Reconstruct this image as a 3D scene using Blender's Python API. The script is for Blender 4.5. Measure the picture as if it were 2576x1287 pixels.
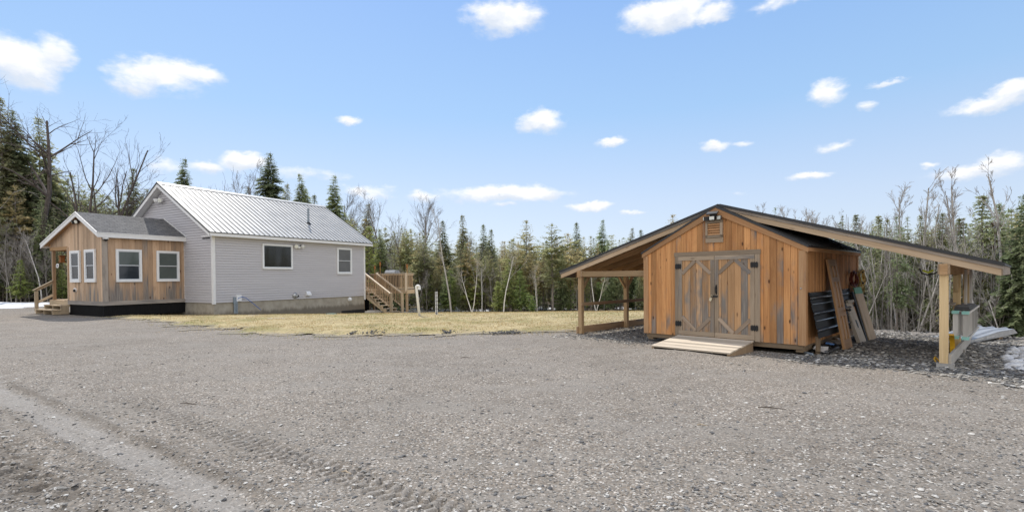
import bpy, math, random
import numpy as np
from mathutils import Matrix, Vector
R = math.radians
rng = np.random.default_rng(11)
random.seed(11)
for o in list(bpy.data.objects):
    bpy.data.objects.remove(o)
sc = bpy.context.scene
C = sc.collection

# ------------------------------------------------------------------ camera
cam_d = bpy.data.cameras.new('camera')
cam = bpy.data.objects.new('camera', cam_d)
C.objects.link(cam)
cam_d.sensor_width = 36.0
cam_d.lens = 1531.8 / 3072 * 36
cam_d.shift_y = 83.05 / 3072
cam_d.clip_start = 0.05
cam_d.clip_end = 2000
cam.matrix_world = (Matrix.Translation((0, 0, 1.55)) @ Matrix.Rotation(R(90) - 0.0135, 4, 'X')
                    @ Matrix.Rotation(-0.0087, 4, 'Z'))
sc.camera = cam

# ------------------------------------------------------------------ light and sky
SUN_AZ, SUN_EL = R(-27), R(51)          # azimuth clockwise from +Y
sd = Vector((math.sin(SUN_AZ) * math.cos(SUN_EL), math.cos(SUN_AZ) * math.cos(SUN_EL), math.sin(SUN_EL)))
sun_d = bpy.data.lights.new('sun', 'SUN')
sun_d.energy = 3.0
sun_d.angle = R(0.6)
sun_d.color = (1.0, 0.95, 0.87)
sun = bpy.data.objects.new('sun', sun_d)
C.objects.link(sun)
sun.rotation_euler = (-sd).to_track_quat('-Z', 'Y').to_euler()
sun.location = (0, 0, 60)

sc.view_settings.view_transform = 'Standard'
sc.view_settings.look = 'None'
sc.view_settings.exposure = 0.50
sc.view_settings.gamma = 1.0
sc.cycles.max_bounces = 6
sc.cycles.transparent_max_bounces = 4
sc.cycles.use_denoising = True
sc.cycles.denoising_prefilter = 'ACCURATE'
sc.cycles.filter_width = 1.5


class NT:
    """small wrapper to write node trees in one line each"""
    def __init__(s, tree):
        s.t = tree
        s.n = tree.nodes
        s.l = tree.links

    def node(s, typ, **kw):
        nd = s.n.new(typ)
        for k, v in kw.items():
            setattr(nd, k, v)
        return nd

    def put(s, sock, v):
        if v is None:
            return
        if hasattr(v, 'is_linked') or isinstance(v, bpy.types.NodeSocket):
            s.l.new(v, sock)
        else:
            if sock.type == 'RGBA' and not isinstance(v, (int, float)) and len(v) == 3:
                v = (*v, 1)
            sock.default_value = v

    def math(s, op, a, b=None, c=None, clamp=False):
        nd = s.node('ShaderNodeMath', operation=op, use_clamp=clamp)
        for i, v in enumerate((a, b, c)):
            if v is not None:
                s.put(nd.inputs[i], v)
        return nd.outputs[0]

    def vmath(s, op, a, b=None, c=None):
        nd = s.node('ShaderNodeVectorMath', operation=op)
        for i, v in enumerate((a, b, c)):
            if v is not None:
                s.put(nd.inputs[i], v)
        return nd.outputs['Value'] if op in ('LENGTH', 'DOT_PRODUCT') else nd.outputs[0]

    def noise(s, vec, scale, detail=3, rough=0.55, dist=0.0, col=False):
        nd = s.node('ShaderNodeTexNoise')
        s.put(nd.inputs['Vector'], vec)
        nd.inputs['Scale'].default_value = scale
        nd.inputs['Detail'].default_value = detail
        nd.inputs['Roughness'].default_value = rough
        nd.inputs['Distortion'].default_value = dist
        return nd.outputs['Color' if col else 'Fac']

    def voro(s, vec, scale, feature='F1', out='Distance', rand=1.0):
        nd = s.node('ShaderNodeTexVoronoi', feature=feature)
        s.put(nd.inputs['Vector'], vec)
        nd.inputs['Scale'].default_value = scale
        nd.inputs['Randomness'].default_value = rand
        return nd.outputs[out]

    def ramp(s, fac, stops, interp='LINEAR'):
        nd = s.node('ShaderNodeValToRGB')
        nd.color_ramp.interpolation = interp
        el = nd.color_ramp.elements
        while len(el) < len(stops):
            el.new(0.5)
        for e, (p, c) in zip(el, stops):
            e.position = p
            e.color = (*c, 1) if len(c) == 3 else c
        s.put(nd.inputs[0], fac)
        return nd.outputs[0]

    def map(s, v, a, b, c=0.0, d=1.0, smooth=True):
        nd = s.node('ShaderNodeMapRange', interpolation_type='SMOOTHSTEP' if smooth else 'LINEAR')
        s.put(nd.inputs[0], v)
        for i, x in enumerate((a, b, c, d)):
            nd.inputs[i + 1].default_value = x
        return nd.outputs[0]

    def mix(s, f, a, b, mode='MIX'):
        nd = s.node('ShaderNodeMix', data_type='RGBA', blend_type=mode)
        s.put(nd.inputs[0], f)
        s.put(nd.inputs[6], a)
        s.put(nd.inputs[7], b)
        return nd.outputs[2]

    def comb(s, x, y, z):
        nd = s.node('ShaderNodeCombineXYZ')
        for i, v in enumerate((x, y, z)):
            s.put(nd.inputs[i], v)
        return nd.outputs[0]

    def sep(s, v):
        nd = s.node('ShaderNodeSeparateXYZ')
        s.put(nd.inputs[0], v)
        return nd.outputs

    def attr(s, name):
        return s.node('ShaderNodeAttribute', attribute_name=name).outputs['Fac']

    def uv(s):
        return s.node('ShaderNodeTexCoord').outputs['UV']

    def obj(s):
        return s.node('ShaderNodeTexCoord').outputs['Object']

    def pos(s):
        return s.node('ShaderNodeNewGeometry').outputs['Position']

    def bump(s, h, strength=0.3, dist=0.02):
        nd = s.node('ShaderNodeBump')
        nd.inputs['Strength'].default_value = strength
        nd.inputs['Distance'].default_value = dist
        s.put(nd.inputs['Height'], h)
        return nd.outputs[0]

    def bsdf(s, col, rough=0.8, spec=0.3, metal=0.0, normal=None, trans=None):
        p = s.node('ShaderNodeBsdfPrincipled')
        s.put(p.inputs['Base Color'], col)
        s.put(p.inputs['Roughness'], rough)
        s.put(p.inputs['Specular IOR Level'], spec)
        s.put(p.inputs['Metallic'], metal)
        if normal is not None:
            s.put(p.inputs['Normal'], normal)
        out = s.node('ShaderNodeOutputMaterial')
        if trans:
            tr = s.node('ShaderNodeBsdfTranslucent')
            s.put(tr.inputs[0], col)
            mx = s.node('ShaderNodeMixShader')
            mx.inputs[0].default_value = trans
            s.l.new(p.outputs[0], mx.inputs[1])
            s.l.new(tr.outputs[0], mx.inputs[2])
            s.l.new(mx.outputs[0], out.inputs[0])
        else:
            s.l.new(p.outputs[0], out.inputs[0])


def mat(name):
    m = bpy.data.materials.new(name)
    m.use_nodes = True
    m.node_tree.nodes.clear()
    return m, NT(m.node_tree)


# world: Nishita sky + cumulus clouds placed by azimuth and elevation
w = bpy.data.worlds.new('World')
sc.world = w
w.use_nodes = True
w.node_tree.nodes.clear()
n = NT(w.node_tree)
sky = n.node('ShaderNodeTexSky', sky_type='NISHITA', sun_disc=False)
sky.sun_elevation = SUN_EL
sky.sun_rotation = SUN_AZ % (2 * math.pi)
sky.air_density = 1.0
sky.dust_density = 0.6
sky.ozone_density = 1.6
sky.altitude = 200
dirv = n.vmath('NORMALIZE', n.node('ShaderNodeTexCoord').outputs['Generated'])
dx, dy, dz = n.sep(dirv)
az = n.math('ARCTAN2', dx, dy)
el = n.math('ARCSINE', dz)
ae = n.comb(az, el, 0.0)
cn = n.noise(n.vmath('MULTIPLY', ae, (9, 17, 1)), 1.0, 6, 0.62, 0.15)
cn2 = n.noise(n.vmath('MULTIPLY', ae, (34, 60, 1)), 1.0, 3, 0.6)
wob = n.vmath('SCALE', n.vmath('SUBTRACT', n.noise(n.vmath('MULTIPLY', ae, (1, 1.7, 1)), 17, 6, 0.62, col=True), (0.5, 0.5, 0.5)))
wob.node.inputs['Scale'].default_value = 0.036
aew = n.vmath('ADD', ae, wob)
# (x, y, half width, half height, strength) on the 2576-wide photograph -> azimuth / elevation
CL = [(55, 155, 120, 60, 1.1), (150, 135, 75, 42, 1.0), (395, 195, 130, 42, 1.05), (500, 188, 80, 30, .95), (280, 185, 60, 14, .6), (360, 225, 110, 26, .62),
      (1265, 45, 95, 40, 1.1), (1670, 42, 120, 36, 1.1), (1790, 40, 60, 22, .85), (1970, 15, 75, 18, .7), (2080, 238, 55, 30, 1.0), (2178, 270, 34, 16, .75),
      (2490, 262, 120, 26, 1.05), (2540, 232, 70, 28, 1.0), (2230, 208, 70, 9, .55), (1365, 308, 62, 28, 1.05), (1548, 356, 40, 13, 1.0), (880, 307, 36, 13, 1.0),
      (1800, 370, 42, 12, .8), (1880, 366, 40, 10, .6), (2110, 368, 55, 15, .85), (2040, 440, 60, 12, .8), (1275, 488, 150, 22, 1.1), (1380, 490, 50, 16, 1.0),
      (1490, 517, 62, 12, .95), (1270, 517, 40, 8, .7), (620, 405, 60, 22, 1.1), (520, 418, 50, 18, .9), (780, 440, 120, 20, .6), (930, 485, 80, 18, .8),
      (2450, 432, 110, 20, .75), (2520, 405, 70, 24, .9), (2340, 418, 26, 9, .8), (1590, 536, 34, 7, .8), (1860, 488, 40, 9, .6), (1060, 495, 50, 14, .7), (420, 415, 60, 20, .8)]
D = None
SH = SW = None
for (px, py, rx, ry, a) in CL:
    a0 = math.atan2(px - 1288, 1284.6)
    hor = 696 - 0.0087 * (px - 1288)
    dist = math.hypot(px - 1288, 1284.6)
    e0 = math.atan2(hor - py, dist)
    ra = rx * math.cos(a0) ** 2 / 1284.6 * 1.25
    re = ry * math.cos(a0) / 1284.6 * 1.25
    v = n.vmath('MULTIPLY', n.vmath('SUBTRACT', aew, (a0, e0, 0)), (1 / ra, 1 / re, 0))
    g = n.math('MULTIPLY', n.map(n.vmath('LENGTH', v), 0.0, 1.35, 1.0, 0.0), a)
    D = g if D is None else n.math('MAXIMUM', D, g)
    gv = n.math('MULTIPLY', g, n.sep(v)[1])
    SH = gv if SH is None else n.math('ADD', SH, gv)
    SW = g if SW is None else n.math('ADD', SW, g)
dens = n.math('MULTIPLY_ADD', n.math('SUBTRACT', cn, 0.5), 1.7, D)
dens = n.math('MULTIPLY_ADD', n.math('SUBTRACT', cn2, 0.5), 0.5, dens)
cov = n.math('MULTIPLY', n.map(dens, 0.20, 0.92), n.map(D, 0.02, 0.35))
hz = n.map(el, 0.0, 0.42, 1.0, 0.0)
skyc = n.mix(1.0, sky.outputs[0], (0.97, 0.97, 1.08), 'MULTIPLY')
grad = n.ramp(n.math('MULTIPLY', el, 1.6), [(0.0, (5.3, 5.9, 6.6)), (0.22, (4.5, 5.4, 6.7)), (0.48, (2.9, 4.6, 6.8)), (0.8, (2.15, 3.8, 6.75)), (1.0, (1.9, 3.4, 6.3))])
skyc = n.mix(0.78, skyc, grad)
rise = n.math('DIVIDE', SH, n.math('ADD', SW, 0.001))
lit = n.math('ADD', n.math('MULTIPLY', n.noise(n.vmath('MULTIPLY', aew, (20, 38, 1)), 1.0, 5), 1.3), n.math('MULTIPLY', rise, 0.75))
cloud = n.mix(n.map(lit, 0.15, 0.85), (5.5, 5.95, 6.65), (7.8, 7.75, 7.8))
col = n.mix(n.math('MULTIPLY', cov, 0.96), skyc, cloud)
# an added bank of bright cloud, unseen behind the viewer, lights the shaded faces
bk = n.noise(n.vmath('MULTIPLY', dirv, (2.2, 2.2, 3.4)), 1.0, 6, 0.6)
bkm = n.math('MULTIPLY', n.map(bk, 0.36, 0.50), n.map(dy, 0.05, -0.35))
col = n.mix(bkm, col, n.ramp(n.noise(n.vmath('MULTIPLY', dirv, (6, 6, 9)), 1.0, 4), [(0.3, (8.6, 8.4, 8.3)), (0.7, (12.0, 11.6, 11.1))]))
bg = n.node('ShaderNodeBackground')
n.put(bg.inputs[0], col)
bg.inputs[1].default_value = 0.10
wo = n.node('ShaderNodeOutputWorld')
n.l.new(bg.outputs[0], wo.inputs[0])

# ------------------------------------------------------------------ mesh helpers
class MB:
    """collects faces (with uv in metres, u along the grain, and one tone per face) into ONE mesh object"""
    def __init__(s):
        s.v, s.f, s.uv, s.tn = [], [], [], []

    def poly(s, pts, uvs=None, tone=None):
        b = len(s.v)
        s.v += [tuple(p) for p in pts]
        s.f.append(list(range(b, b + len(pts))))
        s.uv.append(uvs or [(0, 0)] * len(pts))
        s.tn.append(random.random() if tone is None else tone)

    def obox(s, c, ax, hs, tone=None):
        """oriented box: centre, three unit axes, half sizes; grain runs along the longest axis"""
        tone = random.random() if tone is None else tone
        c = Vector(c)
        ax = [Vector(a) for a in ax]
        L = max(range(3), key=lambda i: hs[i])
        for i in range(3):
            j, k = (i + 1) % 3, (i + 2) % 3
            for sg in (1, -1):
                pts, uvs = [], []
                q = [(1, 1), (-1, 1), (-1, -1), (1, -1)]
                if sg < 0:
                    q = q[::-1]
                for (a, b) in q:
                    pts.append(c + ax[i] * hs[i] * sg + ax[j] * hs[j] * a + ax[k] * hs[k] * b)
                    if k == L:
                        uvs.append((b * hs[k], a * hs[j] + i))
                    else:
                        uvs.append((a * hs[j], b * hs[k] + i))
                s.poly(pts, uvs, tone)

    def box(s, a, b, tone=None):
        c = [(a[i] + b[i]) / 2 for i in range(3)]
        h = [abs(b[i] - a[i]) / 2 for i in range(3)]
        s.obox(c, ((1, 0, 0), (0, 1, 0), (0, 0, 1)), h, tone)

    def beam(s, p, q, w, h, up=(0, 0, 1), tone=None):
        """bar from p to q: w across, h along 'up'"""
        p, q = Vector(p), Vector(q)
        d = (q - p)
        L = d.length
        d.normalize()
        u = Vector(up)
        x = d.cross(u)
        if x.length < 1e-5:
            x = d.cross(Vector((1, 0, 0)))
        x.normalize()
        u = x.cross(d)
        s.obox((p + q) / 2, (d, x, u), (L / 2, w / 2, h / 2), tone)

    def prism(s, pts, ext, tone=None, uvs=None):
        """polygon extruded by vector ext, closed"""
        tone = random.random() if tone is None else tone
        e = Vector(ext)
        P = [Vector(p) for p in pts]
        Q = [p + e for p in P]
        uv = uvs or [(p.z, p.x + p.y) for p in P]
        s.poly(P[::-1], uv[::-1], tone)
        s.poly(Q, uv, tone)
        for i in range(len(P)):
            j = (i + 1) % len(P)
            s.poly([P[i], P[j], Q[j], Q[i]], [uv[i], uv[j], uv[j], uv[i]], tone)

    def tube(s, pts, r, k=8, tone=None, caps=True):
        tone = random.random() if tone is None else tone
        P = [Vector(p) for p in pts]
        rr = r if isinstance(r, (list, tuple)) else [r] * len(P)
        rings = []
        ux = None
        for i, p in enumerate(P):
            d = (P[min(i + 1, len(P) - 1)] - P[max(i - 1, 0)]).normalized()
            if ux is None:
                ux = d.orthogonal().normalized()
            ux = (ux - d * ux.dot(d))
            if ux.length < 1e-6:
                ux = d.orthogonal()
            ux.normalize()
            uy = d.cross(ux)
            rings.append([p + (ux * math.cos(t * 2 * math.pi / k) + uy * math.sin(t * 2 * math.pi / k)) * rr[i] for t in range(k)])
        L = 0
        for i in range(len(P) - 1):
            L2 = L + (P[i + 1] - P[i]).length
            for t in range(k):
                t2 = (t + 1) % k
                s.poly([rings[i][t], rings[i][t2], rings[i + 1][t2], rings[i + 1][t]],
                       [(L, t / k), (L, (t + 1) / k), (L2, (t + 1) / k), (L2, t / k)], tone)
            L = L2
        if caps:
            s.poly(rings[0][::-1], None, tone)
            s.poly(rings[-1], None, tone)

    def blob(s, c, r, sub=2, noise=0.15, tone=None):
        import bmesh
        bm = bmesh.new()
        bmesh.ops.create_icosphere(bm, subdivisions=sub, radius=1)
        ph = [random.random() * 6 for _ in range(3)]
        tone = random.random() if tone is None else tone
        for f in bm.faces:
            pts = []
            for v in f.verts:
                p = v.co
                k = 1 + noise * (math.sin(p.x * 4 + ph[0]) + math.sin(p.y * 5 + ph[1]) + math.sin(p.z * 4 + ph[2]))
                pts.append((c[0] + p.x * r[0] * k, c[1] + p.y * r[1] * k, c[2] + p.z * r[2] * k))
            s.poly(pts, None, tone)
        bm.free()

    def build(s, name, m, parent=None, smooth=False, label=None):
        me = bpy.data.meshes.new(name)
        me.from_pydata(s.v, [], s.f)
        uvl = me.uv_layers.new(name='UVMap')
        flat = [c for fu in s.uv for p in fu for c in p]
        uvl.data.foreach_set('uv', flat)
        at = me.attributes.new('tone', 'FLOAT', 'FACE')
        at.data.foreach_set('value', s.tn)
        if smooth:
            me.polygons.foreach_set('use_smooth', [True] * len(s.f))
            import bmesh
            bm = bmesh.new()
            bm.from_mesh(me)
            bmesh.ops.remove_doubles(bm, verts=bm.verts, dist=1e-5)
            bm.to_mesh(me)
            bm.free()
        me.materials.append(m)
        o = bpy.data.objects.new(name, me)
        C.objects.link(o)
        if parent is not None:
            o.parent = parent
        if label:
            o['label'] = label
        return o


def np_mesh(name, V, F, m, tone=None, extra=None, smooth=False, link=True):
    """big mesh from arrays; F is an (n,k) index array; tone per face; extra = {name: per-vertex values}"""
    V = np.asarray(V, np.float32)
    F = np.asarray(F, np.int32)
    me = bpy.data.meshes.new(name)
    me.vertices.add(len(V))
    me.vertices.foreach_set('co', V.ravel())
    k = F.shape[1]
    me.loops.add(F.size)
    me.loops.foreach_set('vertex_index', F.ravel())
    me.polygons.add(len(F))
    me.polygons.foreach_set('loop_start', np.arange(0, F.size, k, dtype=np.int32))
    me.polygons.foreach_set('loop_total', np.full(len(F), k, np.int32))
    if tone is not None:
        at = me.attributes.new('tone', 'FLOAT', 'FACE')
        at.data.foreach_set('value', np.asarray(tone, np.float32))
    for kx, vx in (extra or {}).items():
        at = me.attributes.new(kx, 'FLOAT', 'POINT')
        at.data.foreach_set('value', np.asarray(vx, np.float32))
    me.update(calc_edges=True)
    me.polygons.foreach_set('use_smooth', np.full(len(F), smooth, bool))
    me.materials.append(m)
    if not link:
        return me
    o = bpy.data.objects.new(name, me)
    C.objects.link(o)
    return o


def tag(o, label=None, cat=None, group=None, kind=None):
    if label: o['label'] = label
    if cat: o['category'] = cat
    if group: o['group'] = group
    if kind: o['kind'] = kind
    return o


def thing(name, label, cat, loc=(0, 0, 0), rz=0.0, group=None):
    o = bpy.data.objects.new(name, None)
    o.empty_display_size = 0.2
    C.objects.link(o)
    o.location = loc
    o.rotation_euler = (0, 0, rz)
    return tag(o, label, cat, group)


def sstep(x, a, b):
    t = np.clip((np.asarray(x, float) - a) / (b - a), 0, 1)
    return t * t * (3 - 2 * t)


def vnoise(x, y, seed=0):
    """cheap smooth value noise for numpy arrays, 0..1"""
    x = np.asarray(x, float); y = np.asarray(y, float)
    xi = np.floor(x).astype(np.int64); yi = np.floor(y).astype(np.int64)
    fx = x - xi; fy = y - yi
    fx = fx * fx * (3 - 2 * fx); fy = fy * fy * (3 - 2 * fy)
    def h(a, b):
        k = (a * 374761393 + b * 668265263 + seed * 974711) & 0x7fffffff
        k = ((k ^ (k >> 13)) * 1274126177) & 0x7fffffff
        return ((k ^ (k >> 16)) & 0xffff) / 65535.0
    return (h(xi, yi) * (1 - fx) * (1 - fy) + h(xi + 1, yi) * fx * (1 - fy)
            + h(xi, yi + 1) * (1 - fx) * fy + h(xi + 1, yi + 1) * fx * fy)


def fbm(x, y, seed=0, o=4):
    t, a, s = 0.0, 0.5, 0.0
    for i in range(o):
        t = t + a * vnoise(np.asarray(x) * 2 ** i, np.asarray(y) * 2 ** i, seed + i)
        s += a
        a *= 0.5
    return t / s


# shed frame: t away, s to the left;  house frame: u away, v to the left
SX, SY, PSI = 5.57, 9.71, 0.790
HX, HY, PHI = -14.11, 24.128, 0.5105


def s2w(t, s, z=0.0):
    return (SX + t * math.sin(PSI) - s * math.cos(PSI), SY + t * math.cos(PSI) + s * math.sin(PSI), z)


def w2s(x, y):
    ax, ay = np.asarray(x) - SX, np.asarray(y) - SY
    return ax * math.sin(PSI) + ay * math.cos(PSI), -ax * math.cos(PSI) + ay * math.sin(PSI)


def h2w(u, v, z=0.0):
    return (HX + u * math.sin(PHI) - v * math.cos(PHI), HY + u * math.cos(PHI) + v * math.sin(PHI), z)


def G(x, y):
    """ground height"""
    x = np.asarray(x, float); y = np.asarray(y, float)
    slope = -0.065 * np.clip(y - 21, 0, 17) * sstep(x, -24, -13)
    t, s = w2s(x, y)
    drop = (-1.35 * sstep(t, 6.3, 10.0) - .13 * np.clip(t - 9.5, 0, 22)) * (1 - sstep(s, 1.0, 5.0))
    mound = .062 * np.exp(-((t + 1.45) / .55) ** 2 - ((s - 1.75) / 1.1) ** 2)
    return np.minimum(slope, drop) + mound


def g1(x, y):
    return float(G(x, y))


# ------------------------------------------------------------------ materials
def wood(name, light, dark, grey=(0.2, 0.185, 0.165), gamt=0.0, gscale=1.0, low=None, knots=0.5, rough=0.75, gtone=0.0, ks=(2.1, 6.5)):
    """boards: u along the grain; gamt = how much weathered grey, low = (z0, z1) greys more towards the bottom boards' ends"""
    m, n = mat(name)
    tone = n.attr('tone')
    uv = n.uv()
    off = n.comb(n.math('MULTIPLY', tone, 37.0), n.math('MULTIPLY', tone, 91.0), n.math('MULTIPLY', tone, 13.0))
    p = n.vmath('ADD', uv, off)
    grain = n.noise(n.vmath('MULTIPLY', p, (1.6, 34, 1)), 1.0, 4, 0.6, 0.6)
    streak = n.noise(n.vmath('MULTIPLY', p, (0.7, 9, 1)), 1.0, 3)
    base = n.ramp(n.math('ADD', n.math('MULTIPLY', grain, 0.6), n.math('MULTIPLY', streak, 0.4)), [(0.36, dark), (0.6, light)])
    tv = n.math('MULTIPLY_ADD', n.math('FRACT', n.math('MULTIPLY', tone, 17.3)), 0.6, 0.70)
    stain = n.noise(n.vmath('MULTIPLY', p, (1.3, 3.2, 1)), 1.0, 4, 0.65)
    base = n.mix(1.0, base, n.comb(tv, tv, tv), 'MULTIPLY')
    base = n.mix(n.map(stain, 0.56, 0.76, 0.0, 0.38), base, (dark[0] * .55, dark[1] * .5, dark[2] * .5))
    if gamt > 0 or low or gtone:
        w1 = n.noise(n.vmath('MULTIPLY', p, (0.9 * gscale, 4.5, 1)), 1.0, 3, 0.55)
        f = n.math('ADD', w1, n.math('MULTIPLY_ADD', n.math('FRACT', n.math('MULTIPLY', tone, 7.7)), 0.35, gamt - 0.55 + gtone))
        if low:
            z = n.sep(n.obj())[2]
            f = n.math('ADD', f, n.math('MULTIPLY', n.map(z, low[0], low[1], 1.0, 0.0), low[2]))
        gcol = n.mix(n.map(grain, 0.35, 0.7), (grey[0] * .62, grey[1] * .62, grey[2] * .64), grey)
        base = n.mix(n.map(f, 0.42, 0.72), base, gcol)
    if knots:
        kd = n.voro(n.vmath('MULTIPLY', p, (*ks, 0)), 1.0)
        base = n.mix(n.math('MULTIPLY', n.map(kd, 0.05, 0.16, 1.0, 0.0), knots), base, (0.07, 0.03, 0.015))
    n.bsdf(base, rough, 0.25, normal=n.bump(grain, 0.25, 0.004))
    return m


def plain(name, col, rough=0.6, spec=0.4, metal=0.0, var=0.12, scale=6.0, bump=0.0):
    m, n = mat(name)
    nz = n.noise(n.obj(), scale, 4, 0.6)
    c2 = tuple(min(1, c * (1 + var)) for c in col)
    c1 = tuple(c * (1 - var) for c in col)
    n.bsdf(n.ramp(nz, [(0.3, c1), (0.7, c2)]), rough, spec, metal, n.bump(nz, bump, 0.01) if bump else None)
    return m


M = {}
ORG = ((0.56, 0.285, 0.115), (0.41, 0.185, 0.07))
M['shed_wall'] = wood('shed pine boards', *ORG, gamt=0.25, gscale=2.0, low=(0.3, 2.0, 0.16), ks=(2.6, 6.5), knots=0.95, grey=(0.29, 0.24, 0.20))
M['shed_side'] = wood('shed side boards', (0.52, 0.26, 0.105), (0.38, 0.17, 0.062), gamt=0.0, knots=0.5)
M['shed_trim'] = wood('shed trim boards', (0.52, 0.30, 0.15), (0.40, 0.20, 0.09), gamt=0.08, knots=0.6)
M['shed_post'] = wood('shed corner boards', (0.46, 0.28, 0.15), (0.36, 0.19, 0.09), gamt=0.28, knots=0.5)
M['door_board'] = wood('shed door boards', (0.50, 0.30, 0.155), (0.37, 0.21, 0.10), gamt=0.34, gscale=1.8, low=(0.3, 1.8, 0.20), knots=0.7, grey=(0.28, 0.25, 0.215))
M['door_frame'] = wood('weathered door frame', (0.36, 0.28, 0.20), (0.26, 0.20, 0.14), gamt=0.30, knots=0.45, grey=(0.275, 0.25, 0.225))
M['brace_wood'] = wood('door brace wood', (0.36, 0.28, 0.21), (0.27, 0.20, 0.14), gamt=0.28, knots=0.3, grey=(0.25, 0.235, 0.22))
M['ramp'] = wood('pale ramp planks', (0.52, 0.45, 0.36), (0.42, 0.36, 0.28), gamt=0.0, knots=0.2)
M['skid'] = wood('sill timber', (0.30, 0.22, 0.14), (0.2, 0.14, 0.09), gamt=0.2, knots=0.2)
M['shelter_rake'] = wood('shelter rake boards', (0.56, 0.42, 0.28), (0.44, 0.31, 0.19), gamt=0.10, knots=0.35)
M['shelter_fly'] = wood('shelter grey rake boards', (0.36, 0.30, 0.24), (0.26, 0.2, 0.15), gamt=0.35, knots=0.2)
M['shelter_post'] = wood('shelter posts', (0.46, 0.32, 0.18), (0.34, 0.22, 0.115), gamt=0.08, knots=0.5)
M['treated'] = wood('fresh treated post', (0.58, 0.43, 0.24), (0.46, 0.33, 0.17), gamt=0.0, knots=0.5)
M['rafter'] = wood('rafter wood', (0.44, 0.28, 0.15), (0.32, 0.19, 0.09), gamt=0.0, knots=0.4)
M['rail'] = wood('shelter rail wood', (0.36, 0.25, 0.15), (0.27, 0.17, 0.1), gamt=0.18, knots=0.3)
M['greywood'] = wood('grey weathered wood', (0.54, 0.51, 0.46), (0.44, 0.41, 0.365), gamt=0.25, knots=0.15, grey=(0.47, 0.45, 0.425))
M['porch_wall'] = wood('porch pine boards', (0.47, 0.33, 0.225), (0.37, 0.24, 0.15), gamt=0.13, gscale=0.6, low=(0.5, 2.3, 0.36), ks=(1.7, 3.8), knots=0.9, grey=(0.28, 0.25, 0.225))
M['porch_gable'] = wood('porch gable boards', (0.50, 0.37, 0.26), (0.42, 0.29, 0.19), gamt=0.10, gscale=0.6, low=(0.5, 2.0, 0.32), knots=0.4, grey=(0.27, 0.25, 0.225))
M['porch_corner'] = wood('grey corner board', (0.33, 0.29, 0.25), (0.25, 0.21, 0.18), gamt=0.35, knots=0.2)
M['porch_trim'] = wood('grey water table', (0.36, 0.32, 0.28), (0.28, 0.24, 0.21), gamt=0.3, knots=0.3, grey=(0.30, 0.28, 0.26))
M['soffit_wood'] = wood('porch soffit wood', (0.50, 0.31, 0.16), (0.38, 0.21, 0.1), gamt=0.0, knots=0.4)
M['deck'] = wood('deck lumber', (0.52, 0.40, 0.27), (0.40, 0.29, 0.18), gamt=0.05, knots=0.2)
M['deck_rail'] = wood('deck hand rail', (0.60, 0.50, 0.38), (0.5, 0.4, 0.29), gamt=0.0, knots=0.1)
M['baluster'] = wood('deck balusters', (0.48, 0.35, 0.225), (0.36, 0.245, 0.145), gamt=0.02, knots=0.1)
M['step'] = wood('porch step wood', (0.50, 0.40, 0.28), (0.38, 0.3, 0.2), gamt=0.1, knots=0.2)
M['door_panel'] = wood('brown panel door', (0.40, 0.225, 0.105), (0.31, 0.165, 0.07), gamt=0.0, knots=0.0, rough=0.5)
M['ply'] = wood('pale plywood', (0.52, 0.40, 0.28), (0.42, 0.31, 0.2), gamt=0.0, knots=0.1)
M['greyply'] = wood('weathered board', (0.50, 0.44, 0.36), (0.40, 0.34, 0.27), gamt=0.12, knots=0.2, grey=(0.36, 0.33, 0.29))
M['white'] = plain('white trim', (0.74, 0.74, 0.74), 0.5, 0.4, var=0.04)
M['vinyl_frame'] = plain('white vinyl', (0.76, 0.77, 0.78), 0.4, 0.4, var=0.03)
M['sash'] = plain('pale vinyl sash', (0.55, 0.58, 0.62), 0.4, 0.4, var=0.03)
M['black_metal'] = plain('black metal roofing', (0.020, 0.021, 0.024), 0.38, 0.5, var=0.2)
M['black_sheet'] = plain('glossy black roofing sheet', (0.009, 0.009, 0.010), 0.5, 0.12, var=0.2, scale=2)
M['sheet_gloss'] = plain('glossy sheet rib', (0.03, 0.03, 0.032), 0.12, 0.9)
M['black_iron'] = plain('black iron', (0.012, 0.012, 0.013), 0.5, 0.4)
M['skirt'] = plain('black corrugated skirt', (0.012, 0.012, 0.013), 0.7, 0.15)
M['galv'] = plain('grey metal', (0.42, 0.43, 0.44), 0.4, 0.5, 0.6, 0.15, 8)
M['alum'] = plain('dull aluminium', (0.36, 0.37, 0.38), 0.5, 0.4, 0.3, 0.12, 5)
M['grey_pvc'] = plain('grey conduit', (0.22, 0.26, 0.30), 0.5, 0.4)
M['pvc'] = plain('white pipe plastic', (0.74, 0.73, 0.69), 0.45, 0.4, var=0.05)
M['blue'] = plain('blue cable', (0.05, 0.13, 0.42), 0.5, 0.3)
M['bluebag'] = plain('blue plastic', (0.12, 0.25, 0.52), 0.5, 0.3)
M['lens'] = plain('pale lamp lens', (0.72, 0.73, 0.66), 0.15, 0.6, var=0.03)
M['dark'] = plain('dark plastic', (0.02, 0.02, 0.022), 0.5, 0.4)
M['mint'] = plain('mint paint', (0.30, 0.58, 0.50), 0.6, 0.3)
M['greenp'] = plain('green paint', (0.12, 0.30, 0.17), 0.6, 0.3)
M['red_hose'] = plain('dark red hose', (0.16, 0.035, 0.02), 0.5, 0.35)
M['yellow_cord'] = plain('yellow cord', (0.42, 0.28, 0.06), 0.6, 0.3)
M['olive_cord'] = plain('olive cord', (0.26, 0.2, 0.06), 0.6, 0.3)
M['yellow'] = plain('yellow plastic', (0.62, 0.34, 0.02), 0.4, 0.4)
M['lime'] = plain('lime strap', (0.42, 0.45, 0.05), 0.6, 0.3)
M['block'] = plain('concrete block', (0.36, 0.34, 0.31), 0.9, 0.1, var=0.15, scale=20, bump=0.3)
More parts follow.
